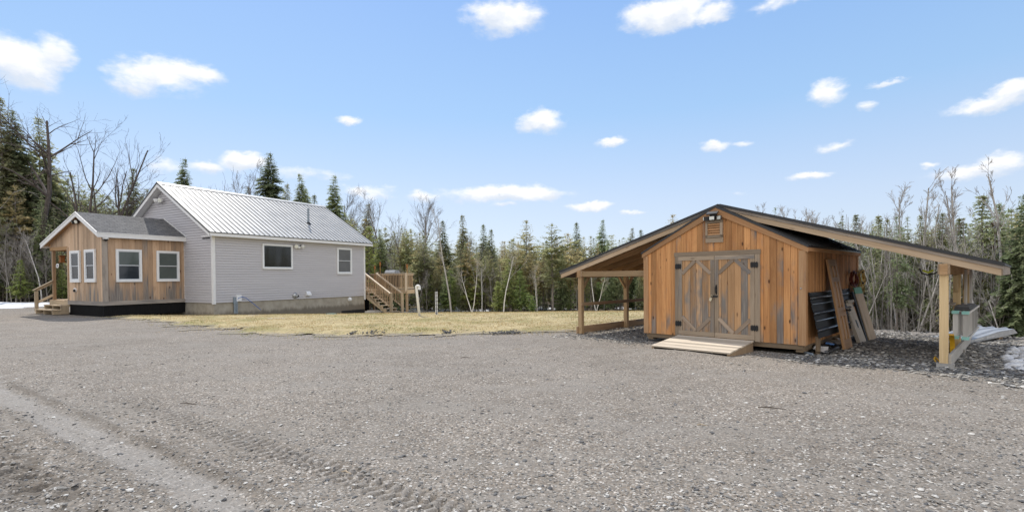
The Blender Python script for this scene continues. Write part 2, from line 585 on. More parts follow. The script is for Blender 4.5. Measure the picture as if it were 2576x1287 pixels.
M['greenlid'] = plain('green lid', (0.06, 0.13, 0.09), 0.6, 0.3)
M['rubber'] = plain('grey shingle bundle', (0.16, 0.155, 0.15), 0.85, 0.2, var=0.2, scale=20)
M['paper'] = plain('pale scrap', (0.62, 0.60, 0.58), 0.7, 0.2, var=0.1)
M['red'] = plain('red plastic', (0.45, 0.03, 0.04), 0.5, 0.3)
M['rust'] = plain('rusty feeder', (0.36, 0.15, 0.05), 0.7, 0.2)
M['ink'] = plain('dark ink', (0.05, 0.05, 0.10), 0.6, 0.2)
M['padlock'] = plain('brass padlock', (0.62, 0.55, 0.40), 0.3, 0.5, 0.6)
M['slab'] = plain('pale stone slab', (0.46, 0.43, 0.38), 0.9, 0.1, var=0.1)
M['stick'] = plain('pale stick', (0.46, 0.37, 0.26), 0.8, 0.2, var=0.2)
M['bark_bit'] = plain('dark stick', (0.10, 0.08, 0.065), 0.9, 0.1, var=0.3)
M['bamboo'] = plain('bamboo torch', (0.40, 0.22, 0.08), 0.6, 0.3)

m, n = mat('vinyl siding')
nz = n.noise(n.vmath('MULTIPLY', n.obj(), (0.6, 0.6, 9)), 1.0, 3)
tv = n.math('MULTIPLY_ADD', n.attr('tone'), 0.05, 0.975)
c = n.ramp(nz, [(0.3, (0.50, 0.49, 0.515)), (0.7, (0.54, 0.53, 0.555))])
n.bsdf(n.mix(1.0, c, n.comb(tv, tv, tv), 'MULTIPLY'), 0.55, 0.3)
M['siding'] = m

m, n = mat('ribbed steel roof')
nz = n.noise(n.vmath('MULTIPLY', n.obj(), (1.2, 1.2, 1.2)), 1.0, 5, 0.6)
n.bsdf(n.ramp(nz, [(0.3, (0.43, 0.43, 0.42)), (0.7, (0.52, 0.52, 0.51))]), n.math('MULTIPLY_ADD', nz, 0.25, 0.33), 0.4, 0.15)
M['steel_roof'] = m
M['rib'] = plain('shade-darkened roof rib', (0.22, 0.22, 0.215), 0.45, 0.4, 0.15)  # darker than the steel roof: the ribs' shaded sides are painted into the colour
M['roof_edge'] = plain('dark roof edge', (0.10, 0.10, 0.10), 0.5, 0.4, 0.3)

m, n = mat('poured concrete')
p = n.obj()
z = n.sep(p)[2]
nz = n.noise(p, 3.0, 6, 0.65)
st = n.noise(n.vmath('MULTIPLY', p, (2.2, 2.2, 0.5)), 1.0, 5, 0.65)
c = n.ramp(nz, [(0.3, (0.30, 0.27, 0.22)), (0.7, (0.42, 0.385, 0.325))])
f = n.map(n.math('ADD', n.math('MULTIPLY', z, -1.5), st), 0.45, 0.8)
c = n.mix(n.math('MULTIPLY', f, 0.75), c, (0.13, 0.11, 0.085))
tie = n.voro(n.vmath('MULTIPLY', p, (1.3, 0.0, 3.2)), 1.0, rand=0.25)
c = n.mix(n.map(tie, 0.03, 0.06, 0.7, 0.0), c, (0.08, 0.07, 0.06))
n.bsdf(c, 0.9, 0.15, normal=n.bump(nz, 0.3, 0.02))
M['concrete'] = m

m, n = mat('asphalt shingles')
uv = n.uv()
br = n.node('ShaderNodeTexBrick', offset=0.5, squash=1.0)
n.put(br.inputs['Vector'], uv)
br.inputs['Scale'].default_value = 1.0
br.inputs['Brick Width'].default_value = 0.30
br.inputs['Row Height'].default_value = 0.145
br.inputs['Mortar Size'].default_value = 0.012
br.inputs['Mortar Smooth'].default_value = 0.2
br.inputs['Color1'].default_value = (0.095, 0.095, 0.098, 1)
br.inputs['Color2'].default_value = (0.185, 0.182, 0.18, 1)
br.inputs['Mortar'].default_value = (0.03, 0.03, 0.032, 1)
sp = n.noise(n.obj(), 9, 3)
c = n.mix(0.45, br.outputs[0], n.ramp(sp, [(0.3, (0.08, 0.08, 0.082)), (0.7, (0.22, 0.215, 0.21))]))
vv = n.math('FRACT', n.math('DIVIDE', n.sep(uv)[1], 0.145))
n.bsdf(c, 0.9, 0.2, normal=n.bump(n.math('ADD', n.math('SUBTRACT', 1.0, vv), br.outputs['Fac']), 0.6, 0.012))
M['shingle'] = m


def glass(name, col, rough=0.04):
    m, n = mat(name)
    n.bsdf(n.ramp(n.noise(n.obj(), 1.5, 3), [(0.3, tuple(c * 0.8 for c in col)), (0.7, col)]), rough, 0.5)
    return m


M['glass_dark'] = glass('dark glass', (0.030, 0.030, 0.029))
M['glass_blind'] = glass('glass over a green blind', (0.085, 0.105, 0.10))
M['glass_blue'] = glass('dark blue glass', (0.030, 0.037, 0.048))
M['glass_screen'] = glass('screened glass', (0.055, 0.050, 0.052), 0.25)
M['glass_grey'] = glass('glass over a grey blind', (0.16, 0.165, 0.175), 0.1)

# foliage: tone picks light or dark sprays
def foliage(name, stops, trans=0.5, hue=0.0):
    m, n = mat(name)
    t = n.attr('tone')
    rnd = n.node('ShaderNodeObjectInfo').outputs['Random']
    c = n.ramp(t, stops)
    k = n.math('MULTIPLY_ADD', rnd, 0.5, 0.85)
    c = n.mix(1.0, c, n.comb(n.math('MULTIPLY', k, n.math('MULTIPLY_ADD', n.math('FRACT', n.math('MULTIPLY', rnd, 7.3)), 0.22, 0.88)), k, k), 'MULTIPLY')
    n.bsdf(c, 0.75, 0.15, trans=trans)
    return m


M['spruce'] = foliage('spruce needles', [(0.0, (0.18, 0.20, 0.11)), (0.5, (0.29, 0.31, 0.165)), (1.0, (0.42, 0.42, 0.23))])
M['fir'] = foliage('young fir needles', [(0.0, (0.17, 0.22, 0.085)), (0.5, (0.32, 0.38, 0.13)), (1.0, (0.48, 0.50, 0.20))])
M['cedar'] = foliage('cedar sprays', [(0.0, (0.27, 0.25, 0.13)), (0.5, (0.41, 0.37, 0.19)), (1.0, (0.52, 0.46, 0.25))])
M['rustfir'] = foliage('browned needles', [(0.0, (0.09, 0.05, 0.03)), (1.0, (0.2, 0.115, 0.07))])


def bark(name, a, b, sc=(14, 14, 3), marks=None):
    m, n = mat(name)
    p = n.obj()
    nz = n.noise(n.vmath('MULTIPLY', p, sc), 1.0, 4, 0.65)
    c = n.ramp(nz, [(0.35, a), (0.65, b)])
    if marks:
        mk = n.noise(n.vmath('MULTIPLY', p, (4, 4, 16)), 1.0, 3, 0.6)
        c = n.mix(n.map(mk, 0.60, 0.68), c, marks)
    n.bsdf(c, 0.9, 0.15)
    return m


M['bark_grey'] = bark('grey bark', (0.18, 0.165, 0.15), (0.36, 0.335, 0.305))
M['bark_dark'] = bark('conifer bark', (0.14, 0.12, 0.105), (0.30, 0.265, 0.235))
M['bark_limb'] = bark('grey limb bark', (0.19, 0.17, 0.155), (0.34, 0.315, 0.285))
M['bark_old'] = bark('dark rough bark', (0.055, 0.045, 0.04), (0.15, 0.125, 0.11))
M['twig_mid'] = bark('grey brown twigs', (0.15, 0.135, 0.122), (0.26, 0.235, 0.215))
M['twig_dark'] = bark('dark twigs', (0.08, 0.068, 0.06), (0.15, 0.13, 0.118))
M['bark_white'] = bark('birch bark', (0.58, 0.555, 0.52), (0.74, 0.715, 0.675), marks=(0.07, 0.06, 0.055))
M['bark_aspen'] = bark('aspen bark', (0.38, 0.355, 0.32), (0.55, 0.52, 0.475), marks=(0.12, 0.1, 0.085))
M['twig'] = bark('bare twigs', (0.30, 0.275, 0.25), (0.48, 0.45, 0.415))

# ------------------------------------------------------------------ ground materials
m, n = mat('gravel')
P = n.pos()
trk = n.attr('track')
big = n.noise(P, 0.35, 4, 0.6)
med = n.noise(P, 2.6, 4, 0.65)
v1 = n.node('ShaderNodeTexVoronoi'); n.put(v1.inputs['Vector'], P); v1.inputs['Scale'].default_value = 64
v2 = n.node('ShaderNodeTexVoronoi'); n.put(v2.inputs['Vector'], n.vmath('ADD', P, (3.1, 7.7, 0.3))); v2.inputs['Scale'].default_value = 27
r1 = n.sep(v1.outputs['Color'])
r2 = n.sep(v2.outputs['Color'])
c = n.ramp(r1[0], [(0.0, (0.075, 0.067, 0.058)), (0.2, (0.17, 0.153, 0.133)), (0.7, (0.245, 0.224, 0.198)), (0.9, (0.34, 0.315, 0.28)), (1.0, (0.66, 0.63, 0.59))])
c = n.mix(n.math('MULTIPLY', r1[1], 0.45), c, n.mix(r1[2], (0.28, 0.215, 0.15), (0.165, 0.185, 0.20)))
stone = n.ramp(r2[1], [(0.0, (0.08, 0.078, 0.075)), (0.4, (0.22, 0.205, 0.185)), (0.8, (0.34, 0.315, 0.28)), (1.0, (0.54, 0.52, 0.485))])
isst = n.math('MULTIPLY', n.map(r2[0], 0.62, 0.64), n.map(v2.outputs['Distance'], 0.30, 0.42, 1.0, 0.0))
c = n.mix(n.math('MULTIPLY', isst, 0.85), c, stone)
pk = n.math('MULTIPLY_ADD', big, 0.65, n.math('MULTIPLY_ADD', med, 0.40, 0.41))
c = n.mix(1.0, c, n.comb(pk, n.math('MULTIPLY', pk, 0.965), n.math('MULTIPLY', pk, 0.925)), 'MULTIPLY')
fine = n.ramp(n.noise(P, 90, 3, 0.7), [(0.3, (0.255, 0.24, 0.22)), (0.7, (0.33, 0.313, 0.29))])
sand = n.ramp(n.noise(P, 150, 2, 0.6), [(0.3, (0.19, 0.172, 0.150)), (0.7, (0.275, 0.252, 0.222))])
fm = n.math('ADD', n.noise(n.vmath('MULTIPLY', P, (0.5, 1.1, 1)), 1.0, 5, 0.65), n.math('MULTIPLY', n.math('SUBTRACT', med, 0.5), 0.5))
c = n.mix(n.map(fm, 0.42, 0.68, 0.0, 0.6), c, sand)
damp = n.noise(n.vmath('MULTIPLY', P, (0.9, 0.35, 1)), 1.0, 4, 0.6)
c = n.mix(n.map(damp, 0.50, 0.75, 0.0, 0.35), c, (0.155, 0.135, 0.112))
c = n.mix(n.math('MULTIPLY', trk, 0.75), c, fine)
dk = n.attr('dark')
c = n.mix(n.math('MULTIPLY', dk, 0.7), c, (0.13, 0.112, 0.092))
hgt = n.math('ADD', n.math('MULTIPLY', v1.outputs['Distance'], -0.7), n.math('MULTIPLY', n.math('MULTIPLY', isst, n.math('SUBTRACT', 1.0, trk)), 1.0))
n.bsdf(c, 0.92, 0.12, normal=n.bump(hgt, 0.5, 0.008))
M['gravel'] = m

m, n = mat('dry lawn')
P = n.pos()
a = n.noise(P, 0.55, 4, 0.6)
b = n.noise(P, 5.0, 4, 0.7)
c = n.ramp(b, [(0.25, (0.24, 0.185, 0.105)), (0.5, (0.40, 0.325, 0.18)), (0.8, (0.52, 0.44, 0.26))])
c = n.mix(n.map(a, 0.46, 0.66, 0.0, 0.6), c, (0.17, 0.17, 0.06))
c = n.mix(n.math('MULTIPLY', n.map(n.noise(P, 1.7, 4, 0.65), 0.56, 0.68), 0.5), c, (0.16, 0.125, 0.09))
c = n.mix(n.map(n.math('ADD', n.attr('edge'), n.math('MULTIPLY', n.math('SUBTRACT', b, 0.5), 1.2)), 0.2, 0.8, 0.85, 0.0), c, n.mix(n.noise(P, 40, 3), (0.17, 0.15, 0.122), (0.27, 0.245, 0.21)))
n.bsdf(c, 0.95, 0.1, normal=n.bump(b, 0.6, 0.05))
M['lawn'] = m

m, n = mat('grass blades')
c = n.ramp(n.attr('tone'), [(0.0, (0.27, 0.19, 0.10)), (0.4, (0.50, 0.385, 0.20)), (0.72, (0.65, 0.53, 0.32)), (0.86, (0.36, 0.33, 0.14)), (1.0, (0.17, 0.21, 0.06))])
n.bsdf(c, 0.85, 0.15, trans=0.3)
M['grass'] = m

m, n = mat('forest floor')
P = n.pos()
b = n.noise(P, 3.0, 6, 0.7)
c = n.ramp(b, [(0.25, (0.06, 0.048, 0.036)), (0.5, (0.13, 0.098, 0.068)), (0.75, (0.24, 0.18, 0.12))])
c = n.mix(n.map(n.noise(P, 0.4, 3), 0.5, 0.7, 0.0, 0.5), c, (0.04, 0.045, 0.018))
n.bsdf(c, 0.95, 0.1, normal=n.bump(b, 0.8, 0.1))
M['forest'] = m

m, n = mat('loose stones')
t = n.attr('tone')
c = n.ramp(t, [(0.0, (0.055, 0.056, 0.06)), (0.45, (0.15, 0.148, 0.145)), (0.7, (0.235, 0.222, 0.2)), (0.88, (0.36, 0.335, 0.295)), (1.0, (0.55, 0.53, 0.49))])
n.bsdf(n.mix(1.0, c, n.ramp(n.noise(n.pos(), 60, 3), [(0.3, (0.8, 0.8, 0.8)), (0.7, (1.15, 1.15, 1.15))]), 'MULTIPLY'), 0.85, 0.2)
M['stone'] = m

m, n = mat('old snow')
nz = n.noise(n.pos(), 12, 5, 0.7)
n.bsdf(n.ramp(nz, [(0.3, (0.48, 0.48, 0.49)), (0.7, (0.70, 0.71, 0.73))]), 0.7, 0.3, normal=n.bump(nz, 0.5, 0.03))
M['snow'] = m


def lines(segs):
    """grid lines from (start, stop, step) pieces"""
    out = []
    for a, b, st in segs:
        k = max(1, int(round((b - a) / st)))
        out += list(np.linspace(a, b, k, endpoint=False))
    out.append(segs[-1][1])
    return np.array(out)


def grid(name, xs, ys, zf, m, keep=None, extra=None, smooth=True):
    X, Y = np.meshgrid(xs, ys)
    Z = zf(X, Y)
    nx, ny = len(xs), len(ys)
    idx = np.arange(nx * ny).reshape(ny, nx)
    F = np.stack([idx[:-1, :-1], idx[:-1, 1:], idx[1:, 1:], idx[1:, :-1]], -1).reshape(-1, 4)
    if keep is not None:
        cx = ((X[:-1, :-1] + X[1:, 1:]) / 2).ravel()
        cy = ((Y[:-1, :-1] + Y[1:, 1:]) / 2).ravel()
        F = F[keep(cx, cy)]
    used = np.zeros(nx * ny, bool)
    used[F.ravel()] = True
    rem = np.cumsum(used) - 1
    V = np.stack([X.ravel(), Y.ravel(), Z.ravel()], 1)[used]
    ex = {k: np.asarray(f(X, Y)).ravel()[used] for k, f in (extra or {}).items()}
    return np_mesh(name, V, rem[F], m, extra=ex, smooth=smooth)


def inpoly(x, y, poly):
    x = np.asarray(x); y = np.asarray(y)
    c = np.zeros(x.shape, bool)
    j = len(poly) - 1
    for i in range(len(poly)):
        xi, yi = poly[i]; xj, yj = poly[j]
        k = ((yi > y) != (yj > y)) & (x < (xj - xi) * (y - yi) / (yj - yi + 1e-12) + xi)
        c ^= k
        j = i
    return c


LAWN = [(-18.6, 23.6), (-16.8, 21.5), (-14.6, 19.55), (-12.1, 17.9), (-9.5, 15.9), (-7.2, 14.2), (-4.5, 13.4), (-3.0, 13.45), (0.0, 13.6), (1.2, 13.75),
        s2w(0.1, 5.62)[:2], s2w(5.0, 5.62)[:2], s2w(5.4, 3.6)[:2], s2w(9, 4.2)[:2], (11, 24), (11, 33.5), (-6, 34.5), (-9, 33), (-14, 26)]


def on_lawn(x, y):
    dx = (fbm(x * 1.1, y * 1.1, 5) - .5) * 2.0 + (fbm(x * 5, y * 5, 8) - .5) * .5
    dy = (fbm(x * 1.1 + 40, y * 1.1, 6) - .5) * 1.7 + (fbm(x * 5 + 9, y * 5, 9) - .5) * .5
    return inpoly(x + dx, y + dy, LAWN)


def wheel(x, y):
    """height, fines and darker tone in the prints, edges and hollows of the tyre tracks that cross the driveway"""
    e = .823 * x - .568 * y
    wv = .568 * x + .823 * y + (vnoise(e * .5, e * 0 + 3, 3) - .5) * .12
    z = np.zeros_like(e); tr = np.zeros_like(e); dk = np.zeros_like(e)
    far = 1 - sstep(y, 8.5, 11)
    # smooth packed wheel track
    d = np.abs(wv - 1.79)
    k = 1 - sstep(d + .16 * (fbm(e * 3, wv * 3, 44) - .5) + .08 * (fbm(e * 14, wv * 14, 45) - .5), .09, .20)
    z += -.020 * k + .020 * np.exp(-((d - .25) / .05) ** 2) * (.4 + .9 * fbm(e * 4, wv * 4, 4))
    tr += k * (.45 + .5 * fbm(e * 2, wv * 9, 46)) * far
    dk += 1.0 * np.exp(-((wv - 2.03) / .055) ** 2) * sstep(fbm(e * 1.5, wv, 22), .25, .5) + .6 * np.exp(-((wv - 1.55) / .05) ** 2) * sstep(fbm(e * 1.5, wv, 23), .35, .55)
    lug0 = sstep(np.sin(2 * np.pi * (e + .3 * wv) / .085 + 2 * fbm(e * 4, wv * 4, 47)), .2, .9)
    z -= .012 * lug0 * k * sstep(fbm(e * 1.3, wv * 3, 48), .45, .6)
    # lugged tyre print
    d = wv - 2.60 - (vnoise(e * .35, e * 0, 12) - .5) * .1
    k = (1 - sstep(np.abs(d), .10, .15)) * sstep(fbm(e * .9, e * 0 + 5, 14), .18, .38) * (1 - .6 * sstep(y, 5.6, 6.6)) * (1 - sstep(y, 7.2, 8.2))
    lug = sstep(np.sin(2 * np.pi * (e + .45 * np.abs(d) + .05 * (d > 0)) / .105 + 2.2 * fbm(e * 3, d * 3, 15)), -.1, .75)
    z += k * (-.034 * lug + .008)
    dk += k * lug * .85
    tr += .3 * k * (1 - lug)
    z += .014 * np.exp(-((d - .19) / .04) ** 2) * (1 - sstep(y, 6.2, 7.6))
    # older faint prints
    for wc, e0, s in ((1.05, -20, 33), (0.62, -20, 35)):
        d = wv - wc
        k = (1 - sstep(np.abs(d), .16, .24)) * sstep(fbm(e * 1.1 + s, e * 0, s), .35, .6) * (1 - sstep(y, 6.5, 9))
        lug = sstep(np.sin(2 * np.pi * (e - .5 * np.abs(d)) / .12 + 3 * fbm(e * 3, d * 3, s)), 0, .8)
        z += k * (-.026 * lug + .004)
        dk += .7 * k * lug
    # churned earth near the lower left corner
    k = (1 - sstep(wv, 1.25, 1.5)) * sstep(wv, -.4, .3)
    ch = fbm(x * 11, y * 11, 41, 3)
    z += k * .09 * (ch - .5)
    dk += k * 1.0 * (1 - sstep(ch, .40, .54))
    z += .010 * (fbm(x * 14, y * 14, 51, 3) - .5)
    return z, np.clip(tr, 0, 1), np.clip(dk, 0, 1)


def drive_keep(x, y):
    t, s = w2s(x, y)
    j = (fbm(x * .8, y * .8, 61) - .5) * 1.6
    k = (y < 15.5) | ((x < -17) & (y < 38 + j))
    k |= (x < -4) & (y < 24)
    k |= (y < 17) & (x < 4)
    k |= (t < 6.4) & (s < 6)
    k &= ~((t > 6.6 + j) & (s < 3))
    return k


tag(grid('ground', lines([(-600, -60, 30), (-60, 60, 1.0), (60, 600, 30)]), lines([(-60, -6, 6), (-6, 70, 1.0), (70, 700, 30)]),
         lambda x, y: G(x, y) - .09 + .10 * (fbm(x * .5, y * .5, 71) - .5) * sstep(np.abs(y - 20), 14, 20), M['forest']), kind='structure')
tag(grid('gravel_driveway', lines([(-46, -7.4, .25), (-7.4, 1.2, .02), (1.2, 19, .25)]), lines([(-5, 3.0, .25), (3.0, 7.8, .02), (7.8, 38, .25)]),
         lambda x, y: G(x, y) + wheel(x, y)[0] * (1 - sstep(y, 9, 12)) + .02 * (fbm(x * .7, y * .7, 81) - .5) * sstep(y, 4, 8), M['gravel'], drive_keep,
         {'track': lambda x, y: wheel(x, y)[1], 'dark': lambda x, y: wheel(x, y)[2]}), kind='structure')


def inside(x, y, r=.45):
    a = 0.0
    for i in range(8):
        a = a + on_lawn(x + r * math.cos(i * .785), y + r * math.sin(i * .785)) * .125
    return a


def lawn_z(x, y):
    return G(x, y) + .012 + .055 * sstep(inside(x, y, .6), .45, 1) * (.35 + fbm(x * .6, y * .6, 91))


tag(grid('lawn', lines([(-19, 15, .11)]), lines([(13, 35, .11)]), lawn_z, M['lawn'], on_lawn, {'edge': lambda x, y: sstep(inside(x, y, .55), .4, 1)}), kind='structure')

# grass: short dry blades over the whole lawn, one countless mass
k = 150000
gx = rng.uniform(-19.5, 14, k); gy = 12.8 + 21.5 * rng.uniform(0, 1, k) ** 1.5
ins = inside(gx, gy, .7)
ok = rng.uniform(0, 1, k) < (.14 + .86 * sstep(ins, .2, .95)) * (ins > .01) * (.25 + .75 * sstep(fbm(gx * 1.3, gy * 1.9, 93), .38, .52))
ins = ins[ok]
gx, gy = gx[ok], gy[ok]
tt, ss = w2s(gx, gy)
k = len(gx)
a = rng.uniform(0, 2 * np.pi, k)
h = rng.uniform(.015, .055, k) * (0.5 + .9 * fbm(gx * .9, gy * .9, 95)) * (.5 + .5 * ins)
wd = rng.uniform(.006, .014, k)
ln = rng.uniform(.01, .05, k)
b = rng.uniform(0, 2 * np.pi, k)
gz = np.where(on_lawn(gx, gy), lawn_z(gx, gy), G(gx, gy) + .01) - .004
V = np.empty((k, 3, 3))
V[:, 0] = np.stack([gx - np.cos(a) * wd, gy - np.sin(a) * wd, gz], 1)
V[:, 1] = np.stack([gx + np.cos(a) * wd, gy + np.sin(a) * wd, gz], 1)
V[:, 2] = np.stack([gx + np.cos(b) * ln, gy + np.sin(b) * ln, gz + h], 1)
tn = np.clip(rng.normal(.44, .2, k) + .55 * (sstep(fbm(gx * .5, gy * .8, 97), .47, .66)) * (rng.uniform(0, 1, k) < .55), 0, 1)
tag(np_mesh('grass', V.reshape(-1, 3), np.arange(k * 3).reshape(-1, 3), M['grass'], tn), 'short straw coloured grass on the lawn', 'grass', kind='stuff')

ICO_V = None


def stones(x, y, z, r, flat=.5, seed=1):
    """faceted stones from a jittered octahedron/icosahedron template"""
    g = np.random.default_rng(seed)
    ph = (1 + 5 ** .5) / 2
    T = np.array([(-1, ph, 0), (1, ph, 0), (-1, -ph, 0), (1, -ph, 0), (0, -1, ph), (0, 1, ph), (0, -1, -ph), (0, 1, -ph), (ph, 0, -1), (ph, 0, 1), (-ph, 0, -1), (-ph, 0, 1)]) / 1.902
    TF = np.array([(0, 11, 5), (0, 5, 1), (0, 1, 7), (0, 7, 10), (0, 10, 11), (1, 5, 9), (5, 11, 4), (11, 10, 2), (10, 7, 6), (7, 1, 8), (3, 9, 4), (3, 4, 2), (3, 2, 6), (3, 6, 8), (3, 8, 9), (4, 9, 5), (2, 4, 11), (6, 2, 10), (8, 6, 7), (9, 8, 1)])
    k = len(x)
    V = T[None] * g.uniform(.72, 1.25, (k, 12, 1))
    sc3 = np.stack([g.uniform(.8, 1.5, k), g.uniform(.6, 1.0, k), g.uniform(.6, 1.1, k) * flat], 1)
    V = V * sc3[:, None, :]
    a = g.uniform(0, 2 * np.pi, k); tl = g.normal(0, .22, k)
    ca, sa = np.cos(a), np.sin(a)
    X = V[..., 0] * ca[:, None] - V[..., 1] * sa[:, None]
    Y = V[..., 0] * sa[:, None] + V[..., 1] * ca[:, None]
    Z = V[..., 2] + X * tl[:, None]
    V = np.stack([X, Y, Z], -1) * r[:, None, None] + np.stack([x, y, z + r * flat * .45], 1)[:, None, :]
    F = (TF[None] + (np.arange(k) * 12)[:, None, None]).reshape(-1, 3)
    return V.reshape(-1, 3), F, np.repeat(np.clip(g.normal(.5, .24, k), 0, 1), 20)


# loose pebbles on the driveway
k = 30000
py = 3.1 / (1 - rng.uniform(0, .78, k)) ** .9
px = rng.uniform(-1.05, 1.05, k) * (py + 1.0)
r = rng.gamma(1.7, .0031, k) + .0025
ok = drive_keep(px, py) & ~on_lawn(px, py) & (rng.uniform(0, 1, k) > wheel(px, py)[1] * .9) & (r < .03)
px, py, r = px[ok], py[ok], r[ok]
V, F, tn = stones(px, py, G(px, py) + wheel(px, py)[0] * (1 - sstep(py, 9, 12)), r, .42, 3)
tag(np_mesh('pebbles', V, F, M['stone'], np.clip((tn - .5) * 1.15 + .68, 0, 1)), 'loose pebbles on the grey gravel drive', 'gravel', kind='stuff')

# coarse slaty stone bed round the shed and under the lean-to roofs
def bed(k, t0, t1, s0, s1, rmin, rmax):
    t = rng.uniform(t0, t1, k); s = rng.uniform(s0, s1, k)
    r = rmin + (rmax - rmin) * rng.uniform(0, 1, k) ** 2.2
    return t, s, r


T_, S_, R_ = [np.concatenate(q) for q in zip(bed(17000, -1.6, 5.5, -5.2, 0.2, .014, .046), bed(5600, -1.1, 4.8, 3.3, 5.9, .012, .038), bed(2200, -1.2, .25, -.5, 3.6, .010, .028), bed(2000, 3.5, 6.6, -6, 1, .015, .05))]
edge = -.55 - .5 * (fbm(S_ * .9, T_ * 0, 101) - .5) - .45 * sstep(S_, -2.0, -3.6)
ok = (rng.uniform(0, 1, len(T_)) < sstep(T_, edge - .55, edge + .1)) & ~((S_ > .02) & (S_ < 3.40) & (T_ > -.02) & (T_ < 4.25))
ok &= ~((S_ > .88) & (S_ < 2.6) & (T_ > -1.4) & (T_ < 0))
ok &= rng.uniform(0, 1, len(T_)) < 1 - .85 * sstep(S_, 5.4, 5.9)
ok &= rng.uniform(0, 1, len(T_)) < 1 - .5 * sstep(T_, 4.6, 5.5) * (S_ < 1)
T_, S_, R_ = T_[ok], S_[ok], R_[ok]
bx, by, _ = s2w(T_, S_)
V, F, tn = stones(bx, by, G(bx, by) + rng.uniform(-.01, .012, len(bx)), R_, .42, 5)
tag(np_mesh('stone_bed', V, F, M['stone'], np.clip(tn + .12, 0, 1)), 'coarse dark slaty stones round the shed', 'stones', kind='stuff')

# dark gravel clumps scraped up along the lawn edge
k = 900
ex = rng.uniform(-4.4, .2, k)
ey = 13.95 + .10 * np.sin(ex * 3) + rng.normal(0, .12, k)
ok = rng.uniform(0, 1, k) < sstep(fbm(ex * 1.1, ex * 0, 111), .38, .55)
ex, ey = ex[ok], ey[ok]
V, F, tn = stones(ex, ey, lawn_z(ex, ey) + rng.uniform(0, .04, len(ex)), rng.uniform(.012, .036, len(ex)), .6, 7)
tag(np_mesh('gravel_clods', V, F, M['stone'], np.clip(tn - .22, 0, 1)), 'dark gravel clods scraped onto the lawn edge', 'gravel', kind='stuff')


def snow_field(name, spots):
    mb = MB()
    for (x, y, rx, ry, h) in spots:
        mb.blob((x, y, g1(x, y)), (rx, ry, h), 3, .10)
    return tag(mb.build(name, M['snow'], smooth=True), kind='structure')


snow_field('snow', [(-30.5, 31.6, 3.2, 1.4, .10), (-33, 33.5, 3.5, 1.2, .14), (-29.8, 29.5, 1.6, .7, .05), (-36.5, 35, 3, 1.3, .12)]
           + [(random.uniform(-13, 13), random.uniform(40, 50), random.uniform(.8, 2.6), random.uniform(.5, 1.4), random.uniform(.06, .16)) for _ in range(26)])

# ================================================================== the house
house = thing('house', 'grey vinyl sided house with a white ribbed metal gable roof', 'house', (HX, HY, 0), math.pi / 2 - PHI)
HL, HWID, ZB = 9.652, 8.132, .433
RSL = (6.448 - 3.766) / (4.066 + .38)
def roof_z(v):
    return 6.448 - RSL * abs(v - 4.066)

core = MB(); core.box((.06, .06, ZB - .05), (HL - .06, HWID - .06, 3.55))
core.prism([(.06, .06, 3.55), (.06, HWID - .06, 3.55), (.06, 4.066, 6.2)], (HL - .12, 0, 0))
core.build('wall_core', M['siding'], house)
fd = MB(); fd.box((.03, .03, -1.3), (HL - .03, HWID - .03, ZB))
fd.build('foundation', M['concrete'], house)
fd = MB(); fd.box((HL - 1.9, .018, -1.3), (HL - .02, .03, -.42)); fd.box((HL - .03, .03, -1.3), (HL - .015, 3, -.42))
fd.build('damp_proofing', M['dark'], house)

CH = .1250
sd_ = MB()
k = 0
z = ZB
while z < 3.62:                                     # long wall: lapped courses with a recessed top
    t = random.random()
    zm, z2 = min(z + CH * .70, 3.62), min(z + CH, 3.62)
    sd_.poly([(0, -.030, z), (HL, -.030, z), (HL, -.026, zm), (0, -.026, zm)], None, t)
    sd_.poly([(0, -.026, zm), (HL, -.026, zm), (HL, 0, zm + .002), (0, 0, zm + .002)], None, t)
    sd_.poly([(0, 0, zm + .002), (HL, 0, zm + .002), (HL, 0, z2), (0, 0, z2)], None, t)
    sd_.poly([(0, 0, z), (HL, 0, z), (HL, -.030, z), (0, -.030, z)], None, t)
    z += CH
sd_.build('siding', M['siding'], house)
sd_ = MB()
z = ZB
while z < 6.2:                                      # gable wall courses follow the roof line
    t = random.random()
    z2 = z + CH
    def half(zz):
        return min(4.066, (6.448 - zz - .22) / RSL)
    a, b = half(z), half(z2)
    if b < .02: break
    zm = z + CH * .70
    m_ = half(zm)
    v0, v1, v2, v3, v4, v5 = 4.066 - a, 4.066 + a, 4.066 + m_, 4.066 - m_, 4.066 - b, 4.066 + b
    sd_.poly([(-.031, v1, z), (-.031, v0, z), (-.027, v3, zm), (-.027, v2, zm)], None, t)
    sd_.poly([(-.027, v2, zm), (-.027, v3, zm), (0, v3, zm + .002), (0, v2, zm + .002)], None, t)
    sd_.poly([(0, v2, zm + .002), (0, v3, zm + .002), (0, v4, z2), (0, v5, z2)], None, t)
    sd_.poly([(0, v1, z), (0, v0, z), (-.031, v0, z), (-.031, v1, z)], None, t)
    z += CH
sd_.build('siding', M['siding'], house)
ct = MB()
ct.box((-.036, -.042, ZB - .06), (.085, .0, 3.60)); ct.box((-.040, 0, ZB - .06), (0, .085, 3.60))
ct.build('corner_trim', M['white'], house)
ct = MB(); ct.box((HL - .085, -.042, ZB - .25), (HL + .03, 0, 3.60)); ct.box((HL, 0, ZB - .25), (HL + .03, .085, 3.60))
ct.build('corner_trim', M['white'], house)

